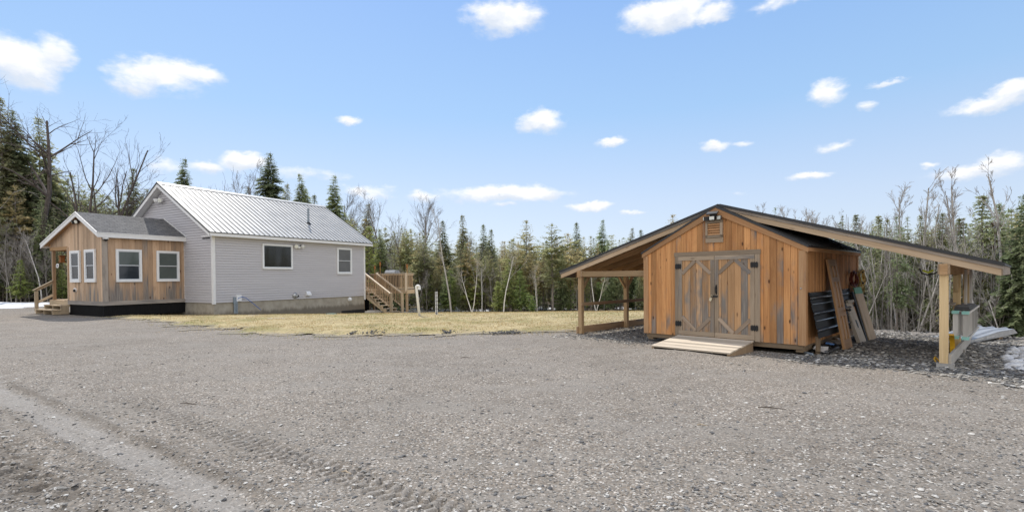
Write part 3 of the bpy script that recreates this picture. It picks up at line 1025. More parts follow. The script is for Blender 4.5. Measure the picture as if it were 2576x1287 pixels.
# roof
X0, X1 = -.377, HL + .377
EV = -.38
def slope_pt(x, v, lift=0.0):
    return (x, v, roof_z(v) + lift)
rf = MB()
for sg in (1, -1):
    ve = EV if sg > 0 else 2 * 4.066 - EV
    P = [slope_pt(X0, ve), slope_pt(X1, ve), slope_pt(X1, 4.066), slope_pt(X0, 4.066)]
    rf.prism(P, (0, 0, -.03), .5)
rf.build('roof', M['steel_roof'], house)
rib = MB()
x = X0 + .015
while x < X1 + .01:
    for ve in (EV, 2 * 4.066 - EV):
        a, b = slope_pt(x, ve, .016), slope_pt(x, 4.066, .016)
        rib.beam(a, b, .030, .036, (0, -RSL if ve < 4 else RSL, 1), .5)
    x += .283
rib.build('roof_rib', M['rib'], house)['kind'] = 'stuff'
rc = MB()
for sg in (-1, 1):
    rc.prism([slope_pt(X0 - .01, 4.066, .048), slope_pt(X0 - .01, 4.066 + sg * .19, .042), slope_pt(X0 - .01, 4.066 + sg * .19, .02), slope_pt(X0 - .01, 4.066, .02)], (X1 - X0 + .02, 0, 0), .5)
rc.build('ridge_cap', M['steel_roof'], house)
ed = MB()
for ve in (EV, 2 * 4.066 - EV):
    for x in (X0 - .012, X1 + .012):
        ed.beam(slope_pt(x, ve, -.015), slope_pt(x, 4.066, -.015), .022, .07, (0, 0, 1), .5)
ed.box((X0, EV - .016, 3.715), (X1, EV - .001, 3.757), .5)
ed.build('roof_edge', M['roof_edge'], house)
fa = MB()
fa.box((X0, EV + .0, 3.575), (X1, EV + .03, 3.73)); fa.box((X0, 2 * 4.066 - EV - .03, 3.575), (X1, 2 * 4.066 - EV, 3.73))
for x in (X0, X1 - .03):                            # rake boards
    for sg in (-1, 1):
        ve = 4.066 + sg * (4.066 - EV)
        fa.prism([(x, ve, roof_z(ve) - .035), (x, 4.066, 6.448 - .035), (x, 4.066, 6.448 - .235), (x, ve, roof_z(ve) - .215)], (.03, 0, 0))
fa.box((X0 + .001, EV + .031, 3.56), (X0 + .028, .3, 3.60))
fa.build('fascia', M['white'], house)
so = MB()
so.box((X0 + .03, EV + .03, 3.585), (X1 - .03, .0, 3.60))
for sg in (-1, 1):
    ve = 4.066 + sg * (4.066 - EV - .03)
    so.prism([(X0 + .03, ve, roof_z(ve) - .16), (X0 + .03, 4.066, 6.448 - .16), (X0 + .03, 4.066, 6.448 - .18), (X0 + .03, ve, roof_z(ve) - .18)], (.347, 0, 0))
so.build('soffit', M['white'], house)


def window(parent, org, ax, nrm, w, h, kind, top, bot, trim=.085, m=None, name='window'):
    """cased window: own mesh is the casing, children are sashes and panes. org = lower left corner seen from outside"""
    ax, nrm, up = Vector(ax), Vector(nrm), Vector((0, 0, 1))
    o = Vector(org)
    def bx(mb, a0, a1, z0, z1, d0, d1):
        c = o + ax * ((a0 + a1) / 2) + up * ((z0 + z1) / 2) + nrm * ((d0 + d1) / 2)
        mb.obox(c, (ax, up, nrm), (abs(a1 - a0) / 2, (z1 - z0) / 2, abs(d1 - d0) / 2))
    mb = MB()
    bx(mb, 0, w, 0, trim, .0, .075); bx(mb, 0, w, h - trim * .8, h, .0, .075)
    bx(mb, 0, trim * .8, trim, h - trim * .8, .0, .073); bx(mb, w - trim * .8, w, trim, h - trim * .8, .0, .073)
    f = mb.build(name, M['vinyl_frame'], parent)
    a0, a1, z0, z1 = trim * .8, w - trim * .8, trim, h - trim * .8
    if kind == 'fixed':
        s_ = MB()
        for q in ((a0, a1, z0, z0 + .03), (a0, a1, z1 - .03, z1), (a0, a0 + .03, z0 + .03, z1 - .03), (a1 - .03, a1, z0 + .03, z1 - .03)):
            bx(s_, *q, .02, .05)
        s_.build('sash', M['sash'], f)
        p = MB(); bx(p, a0 + .03, a1 - .03, z0 + .03, z1 - .03, .024, .034); p.build('pane', M[top], f)
    else:
        zm = (z0 + z1) / 2
        for (lo, hi, dep, mt) in ((zm - .015, z1, .046, top), (z0, zm + .015, .028, bot)):
            s_ = MB()
            fr = .035
            for q in ((a0, a1, lo, lo + fr), (a0, a1, hi - fr, hi), (a0, a0 + fr, lo + fr, hi - fr), (a1 - fr, a1, lo + fr, hi - fr)):
                bx(s_, *q, dep - .012, dep + .012)
            s_.build('sash', M['sash'], f)
            p = MB(); bx(p, a0 + fr, a1 - fr, lo + fr, hi - fr, dep - .01, dep - .002); p.build('pane', M[mt], f)
    return f


window(house, (2.517, -.02, 2.06), (1, 0, 0), (0, -1, 0), 1.797, 1.31, 'fixed', 'glass_dark', None, .09)['label'] = 'wide fixed window with dark glass'
window(house, (7.395, -.02, 1.80), (1, 0, 0), (0, -1, 0), 1.147, 1.59, 'hung', 'glass_grey', 'glass_grey', .11)['label'] = 'narrow sash window with a grey blind'

# lamps, vents and boxes fixed to the walls
def flood(parent, c, ax, nrm, s=1.0, panel=False, body='white', name='security_light'):
    c, ax, nrm = Vector(c), Vector(ax).normalized(), Vector(nrm).normalized()
    up = Vector((0, 0, 1))
    b = MB()
    b.obox(c + nrm * .03 * s, (ax, up, nrm), (.07 * s, .06 * s, .03 * s))
    b.obox(c + nrm * .09 * s - up * .05 * s, (ax, up, nrm), (.055 * s, .04 * s, .04 * s))
    o = b.build(name, M[body], parent)
    for sg in (-1, 1):
        h = MB()
        d = (nrm + ax * sg * .5 - up * .35).normalized()
        p = c + ax * sg * .13 * s + nrm * .06 * s + up * .02 * s
        h.tube([p, p + d * .05 * s, p + d * .15 * s], [.035 * s, .075 * s, .085 * s], 10)
        ho = h.build('lamp_head', M[body], o)
        l = MB(); l.tube([p + d * .15 * s, p + d * .157 * s], [.078 * s, .07 * s], 10); l.build('lens', M['lens'], o)
    return o


flood(house, (-.02, 4.31, 5.60), (0, 1, 0), (-1, 0, 0), 1.35)
fl = flood(house, (4.66, -.02, 3.33), (1, 0, 0), (0, -1, 0), 1.25)
b = MB(); b.tube([(4.60, -.14, 3.37), (4.66, -.16, 3.25), (4.74, -.14, 3.36), (4.92, -.12, 3.42)], .022, 6); b.build('cable', M['dark'], fl)
b = MB(); b.box((HL + .03, .35, 3.0), (HL + .16, .55, 3.25)); b.tube([(HL + .1, .45, 3.0), (HL + .1, .45, 2.9)], [.08, .11], 10)
b.build('wall_lamp', M['white'], house)
b = MB(); b.box((-.035, .16, 3.475), (-.02, .78, 3.535)); b.build('vent_strip', M['dark'], house)
b = MB(); b.tube([(4.46, -.01, .62), (4.46, -.05, .62), (4.48, -.10, .61)], [.17, .17, .13], 14); b.tube([(4.48, -.09, .61), (4.53, -.20, .59)], [.085, .075], 12)
o = b.build('flue_vent', M['galv'], house)
b = MB(); b.tube([(4.531, -.202, .59), (4.535, -.21, .588)], [.06, .06], 12); b.build('flue_mouth', M['dark'], o)
b = MB(); b.prism([(5.16, -.02, .83), (5.16, -.06, .83), (5.16, -.19, .68), (5.16, -.19, .60), (5.16, -.02, .60)], (.26, 0, 0)); b.build('dryer_vent', M['vinyl_frame'], house)
b = MB(); b.tube([(8.40, .03, .25), (8.40, -.03, .25), (8.40, -.05, .25)], [.13, .13, .10], 16); b.blob((8.40, -.05, .25), (.115, .08, .115), 2, 0); b.build('pipe_cap', M['vinyl_frame'], house)
b = MB(); b.box((1.07, -.10, .47), (1.33, -.02, .78)); b.build('utility_box', M['vinyl_frame'], house)
b = MB(); b.box((.93, -.09, .36), (1.06, -.02, .68)); b.build('meter_box', M['grey_pvc'], house)
b = MB(); b.tube([(.99, -.06, .40), (.99, -.06, -.12)], .045, 8); b.tube([(1.10, -.06, .47), (1.10, -.06, -.12)], .04, 8); b.tube([(1.05, -.05, .47), (1.05, -.05, -.12)], .02, 6)
b.build('conduit', M['grey_pvc'], house)
b = MB(); b.tube([(1.03, -.05, .34), (1.06, -.08, .50), (1.18, -.10, .63), (1.35, -.12, .67), (1.52, -.14, .62), (1.80, -.2, .38), (2.10, -.26, .10), (2.22, -.28, -.02)], .014, 6)
b.build('blue_cable', M['blue'], house)
b = MB()                                            # stack through the roof
pv = 1.36
pz = roof_z(pv)
b.tube([(6.53, pv, pz - .05), (6.53, pv, pz + .92)], .062, 10)
o = b.build('vent_pipe', M['grey_pvc'], house)
b = MB(); b.tube([(6.53, pv, pz - .06), (6.53, pv, pz + .10)], [.15, .075], 10); b.build('pipe_boot', M['dark'], o)

# ================================================================== the wooden porch building
porch = thing('porch', 'enclosed wooden entry porch with a grey shingle roof on the end of the house', 'porch', (HX, HY, 0), math.pi / 2 - PHI)
PX, PV, PVL = -3.433, 2.40, 5.70
PR, PZR, PZE = 4.183, 4.641, 3.642
PVE = PV - .218
SLR = (PZR - PZE) / (PR - PVE)
PLE, PLZ = 8.002, 3.344
SLL = (PZR - PLZ) / (PLE - PR)
PX0 = PX - .248
def proof(v):
    return PZR - (SLR * (PR - v) if v < PR else SLL * (v - PR))

wl = MB()
x = PX
while x < -.015:                                    # upright boards of the long wall
    wdt = random.uniform(.20, .30)
    x2 = min(x + wdt, -.012)
    y0 = PV - random.uniform(0, .005)
    wl.obox(((x + x2) / 2, y0 + .012, (.62 + 3.55) / 2), ((0, 0, 1), (1, 0, 0), (0, 1, 0)), ((3.55 - .62) / 2, (x2 - x) / 2 - .003, .012))
    x = x2
wl.build('long_wall', M['porch_wall'], porch)
gw = MB()
v = PV
while v < 7.6:                                      # gable boards, the lower part open beyond the enclosed end
    v2 = min(v + random.uniform(.15, .21), 7.62)
    if v < PVL < v2: v2 = PVL
    zb = .62 if v < PVL - .01 else 3.10
    pk = [(v, zb), (v2 - .006, zb), (v2 - .006, proof(v2) - .06)]
    if v < PR < v2: pk.append((PR, proof(PR) - .06))
    pk.append((v, proof(v) - .06))
    if max(q[1] for q in pk) > zb + .03:
        gw.prism([(PX - .001, a, c) for a, c in pk], (.024, 0, 0))
    v = v2
gw.build('gable_wall', M['porch_gable'], porch)
b = MB(); b.box((PX + .03, PV + .03, .5), (-.02, PVL - .03, 3.5)); b.build('inner_wall', M['porch_wall'], porch)
b = MB()
v = PX
while v < -.02:
    v2 = min(v + .22, -.015); b.box((v, PVL - .025, .62), (v2 - .004, PVL, 3.7)); v = v2
b.build('side_wall', M['porch_wall'], porch)
b = MB(); b.box((PX - .024, PV - .024, .62), (PX - .002, PV + .10, 3.50)); b.build('corner_board', M['porch_gable'], porch)
b = MB(); b.box((PX - .022, PV - .026, .62), (PX + .20, PV - .007, 3.50)); b.build('corner_board', M['porch_corner'], porch)
b = MB(); b.box((PX - .03, PVL - .05, .62), (PX + .06, PVL + .07, 3.10)); b.build('corner_board', M['porch_gable'], porch)
b = MB(); b.box((-.03, PV - .03, .62), (-.005, PV + .0, 3.52)); b.build('end_trim', M['white'], porch)
b = MB(); b.box((PX - .05, PV - .045, .445), (-.01, PV - .002, .62)); b.box((PX - .045, PV - .002, .445), (PX - .002, PVL + .02, .62)); b.build('water_table', M['porch_trim'], porch)
sk = MB()
x = PX + .02
while x < -.02:
    sk.box((x, PV + .02, -.05), (x + .035, PV + .05, .46)); sk.box((x + .035, PV + .035, -.05), (x + .07, PV + .05, .46)); x += .07
v = PV + .03
while v < PVL:
    sk.box((PX + .02, v, -.05), (PX + .055, v + .05, .46)); sk.box((PX + .045, v + .05, -.05), (PX + .055, v + .10, .46)); v += .10
sk.build('skirt', M['skirt'], porch)

def uvslope(x, v, top):
    return (x, math.hypot(v - PR, proof(v) - PZR))
rf = MB()
for (va, vb) in ((PVE, PR), (PR, PLE)):
    P = [(PX0, va, proof(va)), (0, va, proof(va)), (0, vb, proof(vb)), (PX0, vb, proof(vb))]
    U = [uvslope(p[0], p[1], 0) for p in P]
    rf.poly(P, U, .5)
    Q = [(p[0], p[1], p[2] - .03) for p in P]
    rf.poly(Q[::-1], U[::-1], .5)
    for i in range(4):
        j = (i + 1) % 4
        rf.poly([Q[i], Q[j], P[j], P[i]], [U[i], U[j], U[j], U[i]], .1)
rf.build('roof', M['shingle'], porch)
b = MB()
b.box((PX0 + .001, PVE - .002, PZE - .225), (0, PVE + .03, PZE - .035))
b.box((PX0 - .02, PVE - .02, PZE - .05), (0, PVE - .003, PZE - .01))
for (va, vb) in ((PVE, PR), (PR, PLE)):
    za, zb_ = proof(va), proof(vb)
    b.prism([(PX0 - .012, va, za - .03), (PX0 - .012, vb, zb_ - .03), (PX0 - .012, vb, zb_ - .22), (PX0 - .012, va, za - .21)], (.035, 0, 0))
    b.prism([(PX0 - .03, va, za + .004), (PX0 - .03, vb, zb_ + .004), (PX0 - .03, vb, zb_ - .055), (PX0 - .03, va, za - .055)], (.017, 0, 0))
b.prism([(-.03, PVE, PZE + .0), (-.03, PR, PZR + .0), (-.03, PR, PZR + .05), (-.03, PVE, PZE + .05)], (.028, 0, 0))
b.box((PX0 + .02, PLE - .03, PLZ - .20), (0, PLE, PLZ - .03))
b.build('fascia', M['white'], porch)
b = MB()
for (va, vb) in ((PVE + .03, PR), (PR, PLE - .03)):
    b.prism([(PX0 + .024, va, proof(va) - .10), (PX0 + .024, vb, proof(vb) - .10), (PX0 + .024, vb, proof(vb) - .12), (PX0 + .024, va, proof(va) - .12)], (.23, 0, 0))
b.prism([(PX + .03, PVL, proof(PVL) - .10), (PX + .03, PLE - .03, PLZ - .10), (PX + .03, PLE - .03, PLZ - .12), (PX + .03, PVL, proof(PVL) - .12)], (3.3, 0, 0))
b.build('soffit', M['soffit_wood'], porch)
b = MB(); b.box((PX - .01, PVL + .07, 3.0), (PX + .13, 7.66, 3.16)); b.box((PX + .13, 7.50, 3.0), (-.1, 7.64, 3.16)); b.build('beam', M['rafter'], porch)
b = MB(); b.box((PX + .02, 7.42, .60), (PX + .13, 7.56, 3.0)); b.build('post', M['rail'], porch)
b = MB(); b.box((-.9, 7.40, .60), (-.72, 7.58, 3.0)); b.build('post', M['shelter_post'], porch)
b = MB()
for i in range(10):
    y = 5.74 + i * .20
    b.box((PX - .03, y, .60), (-.1, y + .19, .635))
b.build('floor_deck', M['deck'], porch)
b = MB(); b.box((PX - .03, 5.62, .33), (PX + .01, 7.75, .598)); b.box((PX + .01, 7.72, .33), (-.1, 7.75, .598)); b.build('rim_board', M['step'], porch)
b = MB()
b.box((PX - .34, 5.62, .375), (PX - .03, 7.5, .415)); b.box((PX - .68, 5.58, .185), (PX - .34, 7.42, .225))
b.build('step_tread', M['step'], porch)
for y in (5.62, 6.5, 7.40):
    b = MB()
    b.prism([(PX - .03, y, 0), (PX - .66, y, 0), (PX - .66, y, .185), (PX - .34, y, .185), (PX - .34, y, .375), (PX - .03, y, .375)], (0, .045, 0))
    b.build('step_stringer', M['step'], porch)
rl = MB()
rl.box((PX - .66, 7.44, .1), (PX - .54, 7.56, 1.06))
rl.beam((PX - .72, 7.5, 1.10), (PX + .03, 7.5, 1.56), .15, .04); rl.beam((PX - .60, 7.5, 1.10), (PX + .03, 7.5, 1.47), .04, .10)
rl.beam((PX - .55, 7.5, .53), (PX + .03, 7.5, .86), .05, .10)
rl.build('step_railing', M['step'], porch)
window(porch, (-2.94, PV - .012, 1.47), (1, 0, 0), (0, -1, 0), 1.02, 1.465, 'hung', 'glass_blind', 'glass_blue', .10)['label'] = 'sash window with a half drawn green blind'
window(porch, (-1.29, PV - .012, 1.47), (1, 0, 0), (0, -1, 0), 1.01, 1.455, 'hung', 'glass_blind', 'glass_blind', .10)['label'] = 'sash window with a fully drawn green blind'
window(porch, (PX - .01, 5.36, 1.47), (0, -1, 0), (-1, 0, 0), .96, 1.45, 'hung', 'glass_screen', 'glass_screen', .13)
window(porch, (PX - .01, 3.91, 1.47), (0, -1, 0), (-1, 0, 0), .98, 1.46, 'hung', 'glass_screen', 'glass_screen', .13)
b = MB(); b.tube([(-3.33, PV - .01, 3.42), (-3.33, PV - .02, 3.42), (-3.33, PV - .13, 3.42)], [.06, .09, .09], 12); b.tube([(-3.33, PV - .10, 3.43), (-3.33, PV - .10, 3.35)], [.11, .11], 14)
o = b.build('dome_camera', M['vinyl_frame'], porch)
b = MB(); b.blob((-3.33, PV - .10, 3.34), (.085, .085, .085), 2, 0); b.build('camera_dome', M['dark'], o)
flood(porch, (PX - .02, 4.50, 4.22), (0, 1, 0), (-1, 0, 0), 1.0, body='dark', name='flood_light')
b = MB(); b.tube([(PX, 4.98, 1.11), (PX - .06, 4.98, 1.11)], [.10, .10], 12); o = b.build('wall_outlet', M['vinyl_frame'], porch)
b = MB(); b.blob((PX - .08, 4.93, 1.09), (.05, .07, .07), 2, .02); b.build('outlet_cap', M['dark'], o)

def at_porch(u, v, z):
    return h2w(u, v, z)


PRZ = math.pi / 2 - PHI
g = thing('hanging_sign', 'white oval number sign hanging under the porch eave beside the post', 'sign', at_porch(-3.05, 7.98, 2.29), PRZ)
b = MB(); b.tube([(.008, 0, 0), (-.008, 0, 0)], [1, 1], 24)
b.v = [(x, y * .16, z * .105) for x, y, z in b.v]; b.build('board', M['vinyl_frame'], g)
b = MB()
b.box((-.012, .058, -.04), (-.009, .068, .04))
for y0 in (-.012, -.072):
    for (a0, a1, z0, z1) in ((0, .010, -.04, .04), (.032, .042, -.04, .04), (.010, .032, .03, .04), (.010, .032, -.04, -.03)):
        b.box((-.012, y0 + a0, z0), (-.009, y0 + a1, z1))
b.build('number', M['ink'], g)['label'] = 'dark number 100'
b = MB(); b.tube([(0, .08, .08), (0, .02, .80)], .006, 5); b.tube([(0, -.08, .08), (0, .02, .80)], .006, 5); b.build('cord', M['dark'], g)
g = thing('bird_feeder', 'rusty orange bird feeder hanging from the porch beam', 'bird feeder', at_porch(-3.0, 7.60, 2.44), PRZ)
b = MB(); b.box((-.08, -.10, .02), (.08, .10, .28)); b.prism([(-.11, -.14, .281), (-.11, .14, .281), (-.11, 0, .36)], (.22, 0, 0)); b.build('housing', M['rust'], g)
b = MB(); b.box((-.12, -.14, 0), (.12, .14, .019)); b.build('tray', M['rust'], g)
b = MB(); b.tube([(0, 0, .35), (0, 0, .58)], .006, 5); b.build('hanger', M['dark'], g)
g = thing('red_frame', 'red metal frame standing on the porch floor behind the post', 'frame', at_porch(-2.6, 7.1, .635), PRZ)
for y in (0, .45):
    b = MB(); b.tube([(0, y, 0), (0, y, .52)], .022, 6); b.build('leg', M['red'], g)
b = MB(); b.tube([(0, -.03, .52), (0, .48, .52)], .022, 6); b.build('bar', M['red'], g)

# ================================================================== the rear deck
deck = thing('deck', 'raised wooden deck with railing and stairs at the far end of the house', 'deck', (HX, HY, 0), math.pi / 2 - PHI)
DZ = .80
GZ = -.74
b = MB()
x = 11.05
while x < 11.74:
    b.box((x, -2.28, DZ - .03), (x + .13, 4, DZ)); x += .136
x = 9.72
while x < 11.0:
    b.box((x, .22, DZ - .03), (x + .13, 4, DZ)); x += .136
b.build('floor_board', M['deck'], deck)['kind'] = 'stuff'
b = MB(); b.box((11.01, -2.30, DZ - .26), (11.048, 4, DZ - .031)); b.box((11.05, -2.32, DZ - .26), (11.75, -2.282, DZ - .031)); b.box((9.70, .18, DZ - .26), (11.0, .218, DZ - .031))
b.build('rim_board', M['deck'], deck)
for (x, y) in ((11.13, -2.2), (11.13, 1.2), (11.68, 1.2), (9.85, .34)):
    b = MB(); b.box((x - .06, y - .06, GZ - .3), (x + .06, y + .06, DZ - .04)); b.build('support_post', M['baluster'], deck)
b = MB(); b.box((10.96, -2.30, DZ - .12), (11.045, -2.20, 1.86)); b.build('rail_post', M['deck_rail'], deck)
b = MB(); b.box((10.985, .17, GZ + .3), (11.07, .26, 1.93)); b.build('rail_post', M['deck_rail'], deck)


def railing(p, q, zt, zb, nb, name='deck_railing'):
    p, q = Vector(p), Vector(q)
    r_ = MB()
    r_.beam(p + Vector((0, 0, zt)), q + Vector((0, 0, zt)), .14, .035)
    r_.beam(p + Vector((0, 0, zt - .07)), q + Vector((0, 0, zt - .07)), .035, .085)
    r_.beam(p + Vector((0, 0, zb)), q + Vector((0, 0, zb)), .035, .085)
    c0 = p.lerp(q, .5 / nb)
    r_.box((c0.x - .017, c0.y - .016, c0.z + zb - .04), (c0.x + .017, c0.y + .016, c0.z + zt))
    o = r_.build(name, M['deck_rail'], deck)
    for i in range(nb):
        c = p.lerp(q, (i + .5) / nb)
        k_ = MB(); k_.box((c.x - .055, c.y - .018, c.z + zb - .05), (c.x - .02, c.y + .018, c.z + zt - .02)); k_.build('baluster', M['baluster'], o)
    return o


railing((11.03, .2, DZ), (11.03, -2.22, DZ), 1.02, .10, 18)
railing((11.09, -2.25, DZ), (11.74, -2.25, DZ), 1.02, .10, 4)
railing((11.74, -2.2, DZ), (11.74, 3, DZ), 1.02, .10, 34)
railing((9.92, .25, .87), (9.92, -1.93, -.43), 1.0, .16, 15, 'stair_railing')
railing((10.93, .22, .87), (10.93, -1.96, -.43), 1.0, .16, 15, 'stair_railing')
for x in (9.92, 10.93):
    b = MB(); b.box((x - .06, -2.05, GZ - .1), (x + .06, -1.93, .60)); b.blob((x, -1.99, .60), (.075, .075, .04), 1, 0); b.build('stair_post', M['step'], deck)
for i in range(7):
    b = MB(); b.box((9.90, .22 - .29 * (i + 1) - .02, DZ - .195 * (i + 1) - .035), (10.95, .22 - .29 * i, DZ - .195 * (i + 1))); b.build('stair_tread', M['deck_rail'], deck)
for x in (9.94, 10.86):
    b = MB()
    pr = [(x, .2, DZ - .05)]
    for i in range(7):
        pr += [(x, .22 - .29 * i, DZ - .195 * (i + 1) - .036), (x, .22 - .29 * (i + 1), DZ - .195 * (i + 1) - .036)]
    pr += [(x, -1.83, GZ), (x, -1.55, GZ), (x, .2, DZ - .55)]
    b.prism(pr, (.045, 0, 0)); b.build('stair_stringer', M['step'], deck)
b = MB()
for i in range(12):
    b.box((10.3, .3 + i * .16, GZ - .1), (10.33, .3 + i * .16 + .14, DZ - .3))
b.box((10.28, .28, .30), (10.30, 2.3, .36)); b.build('skirt_panel', M['skirt'], deck)

def at_house(u, v, z):
    x, y, _ = h2w(u, v)
    return (x, y, z)

HR = math.pi / 2 - PHI
g = thing('grill', 'covered gas grill with a silver hood standing on the deck', 'grill', at_house(11.42, -.72, DZ), HR)
b = MB(); b.prism([(-.27, -.42, .95), (-.27, -.42, 1.12), (-.16, -.42, 1.26), (.16, -.42, 1.26), (.27, -.42, 1.10), (.27, -.42, .95)], (0, .84, 0)); b.build('hood', M['alum'], g)
b = MB(); b.box((-.27, -.44, .82), (.27, .44, .948)); b.box((-.26, .45, .88), (.26, .75, .92)); b.box((-.26, -.75, .88), (.26, -.45, .92)); b.build('firebox', M['dark'], g)
b = MB(); b.box((-.24, -.40, .12), (.24, .40, .81)); b.build('cabinet', M['black_iron'], g)
b = MB(); b.tube([(-.31, -.35, 1.02), (-.31, .35, 1.02)], .015, 6); b.build('handle', M['galv'], g)
for y in (-.36, .36):
    b = MB(); b.tube([(-.2, y, .06), (-.2, y + .03, .06)], .06, 10); b.build('wheel', M['dark'], g)
g = thing('patio_chair', 'dark round backed patio chair on the deck beside the house', 'chair', at_house(11.3, 1.45, DZ), HR)
b = MB()
arc = [(.2 * math.cos(t), .38 * math.cos(t), .55 + .62 * math.sin(t)) for t in np.linspace(0, math.pi, 13)]
b.prism([(-.02, .36 * math.cos(t), .62 + .52 * math.sin(t)) for t in np.linspace(0, math.pi, 13)], (.03, 0, 0)); b.build('backrest', M['dark'], g)
b = MB(); b.box((-.5, -.36, .40), (.0, .36, .46)); b.build('seat', M['dark'], g)
for (x, y) in ((-.46, -.32), (-.46, .32), (-.02, -.32), (-.02, .32)):
    b = MB(); b.tube([(x, y, 0), (x, y, .42)], .02, 6); b.build('leg', M['dark'], g)
g = thing('deck_bench', 'small brown slatted bench behind the stair rail on the deck', 'bench', at_house(11.4, .62, DZ), HR)
b = MB()
for i in range(4): b.box((.2, -.5, .5 + i * .11), (.23, .5, .58 + i * .11))
b.build('backrest', M['baluster'], g)
b = MB(); b.box((-.25, -.5, .40), (.2, .5, .44)); b.build('seat', M['baluster'], g)
for y in (-.46, .42):
    b = MB(); b.box((-.22, y, 0), (-.16, y + .05, .40)); b.box((.16, y, 0), (.23, y + .05, .95)); b.build('leg', M['baluster'], g)
for (u, v, zt, lab) in ((11.3, .72, 2.40, 'short bamboo garden torch near the dark patio chair'), (11.12, .06, 2.62, 'tall bamboo garden torch above the stair post'), (11.70, -1.75, 2.45, 'bamboo garden torch standing beyond the grill')):
    g = thing('garden_torch', lab, 'torch', at_house(u, v, DZ), HR, 'garden torches on the deck')
    b = MB(); b.tube([(0, 0, .0), (0, 0, zt - DZ - .12)], .022, 6); b.build('pole', M['bamboo'], g)
    b = MB(); b.tube([(0, 0, zt - DZ - .30), (0, 0, zt - DZ - .12), (0, 0, zt - DZ - .05)], [.03, .06, .05], 8); b.tube([(0, 0, zt - DZ - .05), (0, 0, zt - DZ)], [.03, .02], 6); b.build('burner', M['rust'], g)

# ================================================================== things on the lawn
x, y = -3.62, 19.95
g = thing('vent_standpipe', 'white plastic gooseneck vent pipe leaning out of the lawn', 'pipe', (x, y, g1(x, y)), 0)
b = MB()
arc = [(-.12 + .062 - .062 * math.cos(t), 0, 1.17 + .062 * math.sin(t)) for t in np.linspace(0, math.pi * .95, 9)]
b.tube([(0, 0, -.05), (-.115, 0, 1.1)] + arc + [(.003, 0, 1.13)], .050, 12); b.build('pipe', M['pvc'], g, smooth=True)
b = MB(); b.tube([(.003, 0, 1.16), (.004, 0, 1.08)], .056, 12); b.build('end_cap', M['vinyl_frame'], g)
b = MB(); b.tube([(.005, 0, 0), (0, 0, .03)], [.085, .06], 10); b.build('collar', M['dark'], g)
x, y = -3.06, 20.6
g = thing('marker_post', 'white banded marker post with black rods in the lawn', 'post', (x, y, g1(x, y)), .2)
b = MB(); b.box((-.045, -.02, .02), (.045, .02, .98)); b.build('panel', M['vinyl_frame'], g)
b = MB(); b.tube([(.0, -.03, -.05), (-.012, -.03, 1.12)], .013, 6); b.build('rod', M['dark'], g)
for i in range(6):
    b = MB(); z = .12 + i * .155; b.box((-.05, -.026, z), (.05, .026, z + .012)); b.build('band', M['dark'], g)
x, y = -7.95, 22.4
g = thing('well_cover', 'dark green plastic utility cover set in the lawn', 'cover', (x, y, g1(x, y)), .3)
b = MB(); b.tube([(0, 0, 0), (0, 0, .07)], [.30, .27], 16); b.build('rim', M['greenlid'], g)
b = MB(); b.tube([(0, 0, .07), (0, 0, .10)], [.25, .2], 16); b.build('lid', M['greenlid'], g)
wx, wy, _ = h2w(10.4, -2.5)
b = MB(); b.prism([(-.55, -.3, 0), (.3, -.42, 0), (.62, .1, 0), (.2, .42, 0), (-.5, .3, 0)], (0, 0, .09)); o = b.build('stone_slab', M['slab']); o.location = (wx, wy, g1(wx, wy) - .01)
tag(o, 'flat pale stone slab at the foot of the deck stairs', 'stone slab')
wx, wy, _ = h2w(10.0, -.2)
b = MB()
for i in range(5): b.beam((-.7 + i * .1, -.2 + i * .09, .05 + i * .03), (.5 + i * .12, -.1 + i * .1, .05 + .03 * i), .12, .04)
o = b.build('scrap_boards', M['greywood']); o.location = (wx, wy, GZ + .02); tag(o, 'loose grey boards lying under the deck stairs', 'boards')
for (a, b_, lab) in (((-10.6, 20.9), .22, 'short pale strip lying on the lawn near the blue cable'), ((-8.9, 19.2), .3, 'pale strip lying on the lawn below the grey flue')):
    mb = MB(); mb.box((-b_, -.03, 0), (b_, .03, .03)); o = mb.build('lawn_strip', M['paper']); o.location = (*a, g1(*a) + .04); o.rotation_euler = (0, 0, .1); tag(o, lab, 'strip')

# ================================================================== the shed (x = t away from the viewer, y = s to the left)
SR = math.pi / 2 - PSI
W_, D_ = 3.42, 4.255
shed = thing('shed', 'orange pine board shed with grey double doors and a louvred gable vent', 'shed', (SX, SY, 0), SR)
ZSB, ZW, ZR = .195, 2.03, 3.025
SSL = (ZR - 2.092) / (W_ / 2 + .071)
def shed_roof(s):
    return ZR - SSL * abs(s - W_ / 2)

b = MB(); b.box((.03, .03, .2), (D_ - .03, W_ - .03, 2.0)); b.prism([(.03, .03, 2.0), (.03, W_ - .03, 2.0), (.03, W_ / 2, 2.85)], (D_ - .06, 0, 0)); b.build('inner_wall', M['skid'], shed)
b = MB()
bw = .125
s = .0
while s < W_ - .01:
    s2 = min(s + bw, W_)
    pk = [(s + .0028, ZSB), (s2 - .0028, ZSB), (s2 - .0028, shed_roof(s2) - .07)]
    if s < W_ / 2 < s2: pk.append((W_ / 2, shed_roof(W_ / 2) - .07))
    pk.append((s + .0028, shed_roof(s) - .07))
    L = 3.0
    b.prism([(-.002 - random.random() * .004, a, c) for a, c in pk], (.022, 0, 0), uvs=[(c, a) for a, c in pk])
    s = s2
b.build('front_wall', M['shed_wall'], shed)
b = MB()
b2 = MB()
t = 0
while t < D_ - .01:
    t2 = min(t + .10, D_)
    b.box((t + .002, -.004 - random.random() * .004, ZSB), (t2 - .002, .018, 2.06))
    b2.box((t + .002, W_ - .018, ZSB), (t2 - .002, W_ + .004, 2.06)); t = t2
b.build('side_wall', M['shed_side'], shed)
b2.build('side_wall', M['shed_side'], shed)
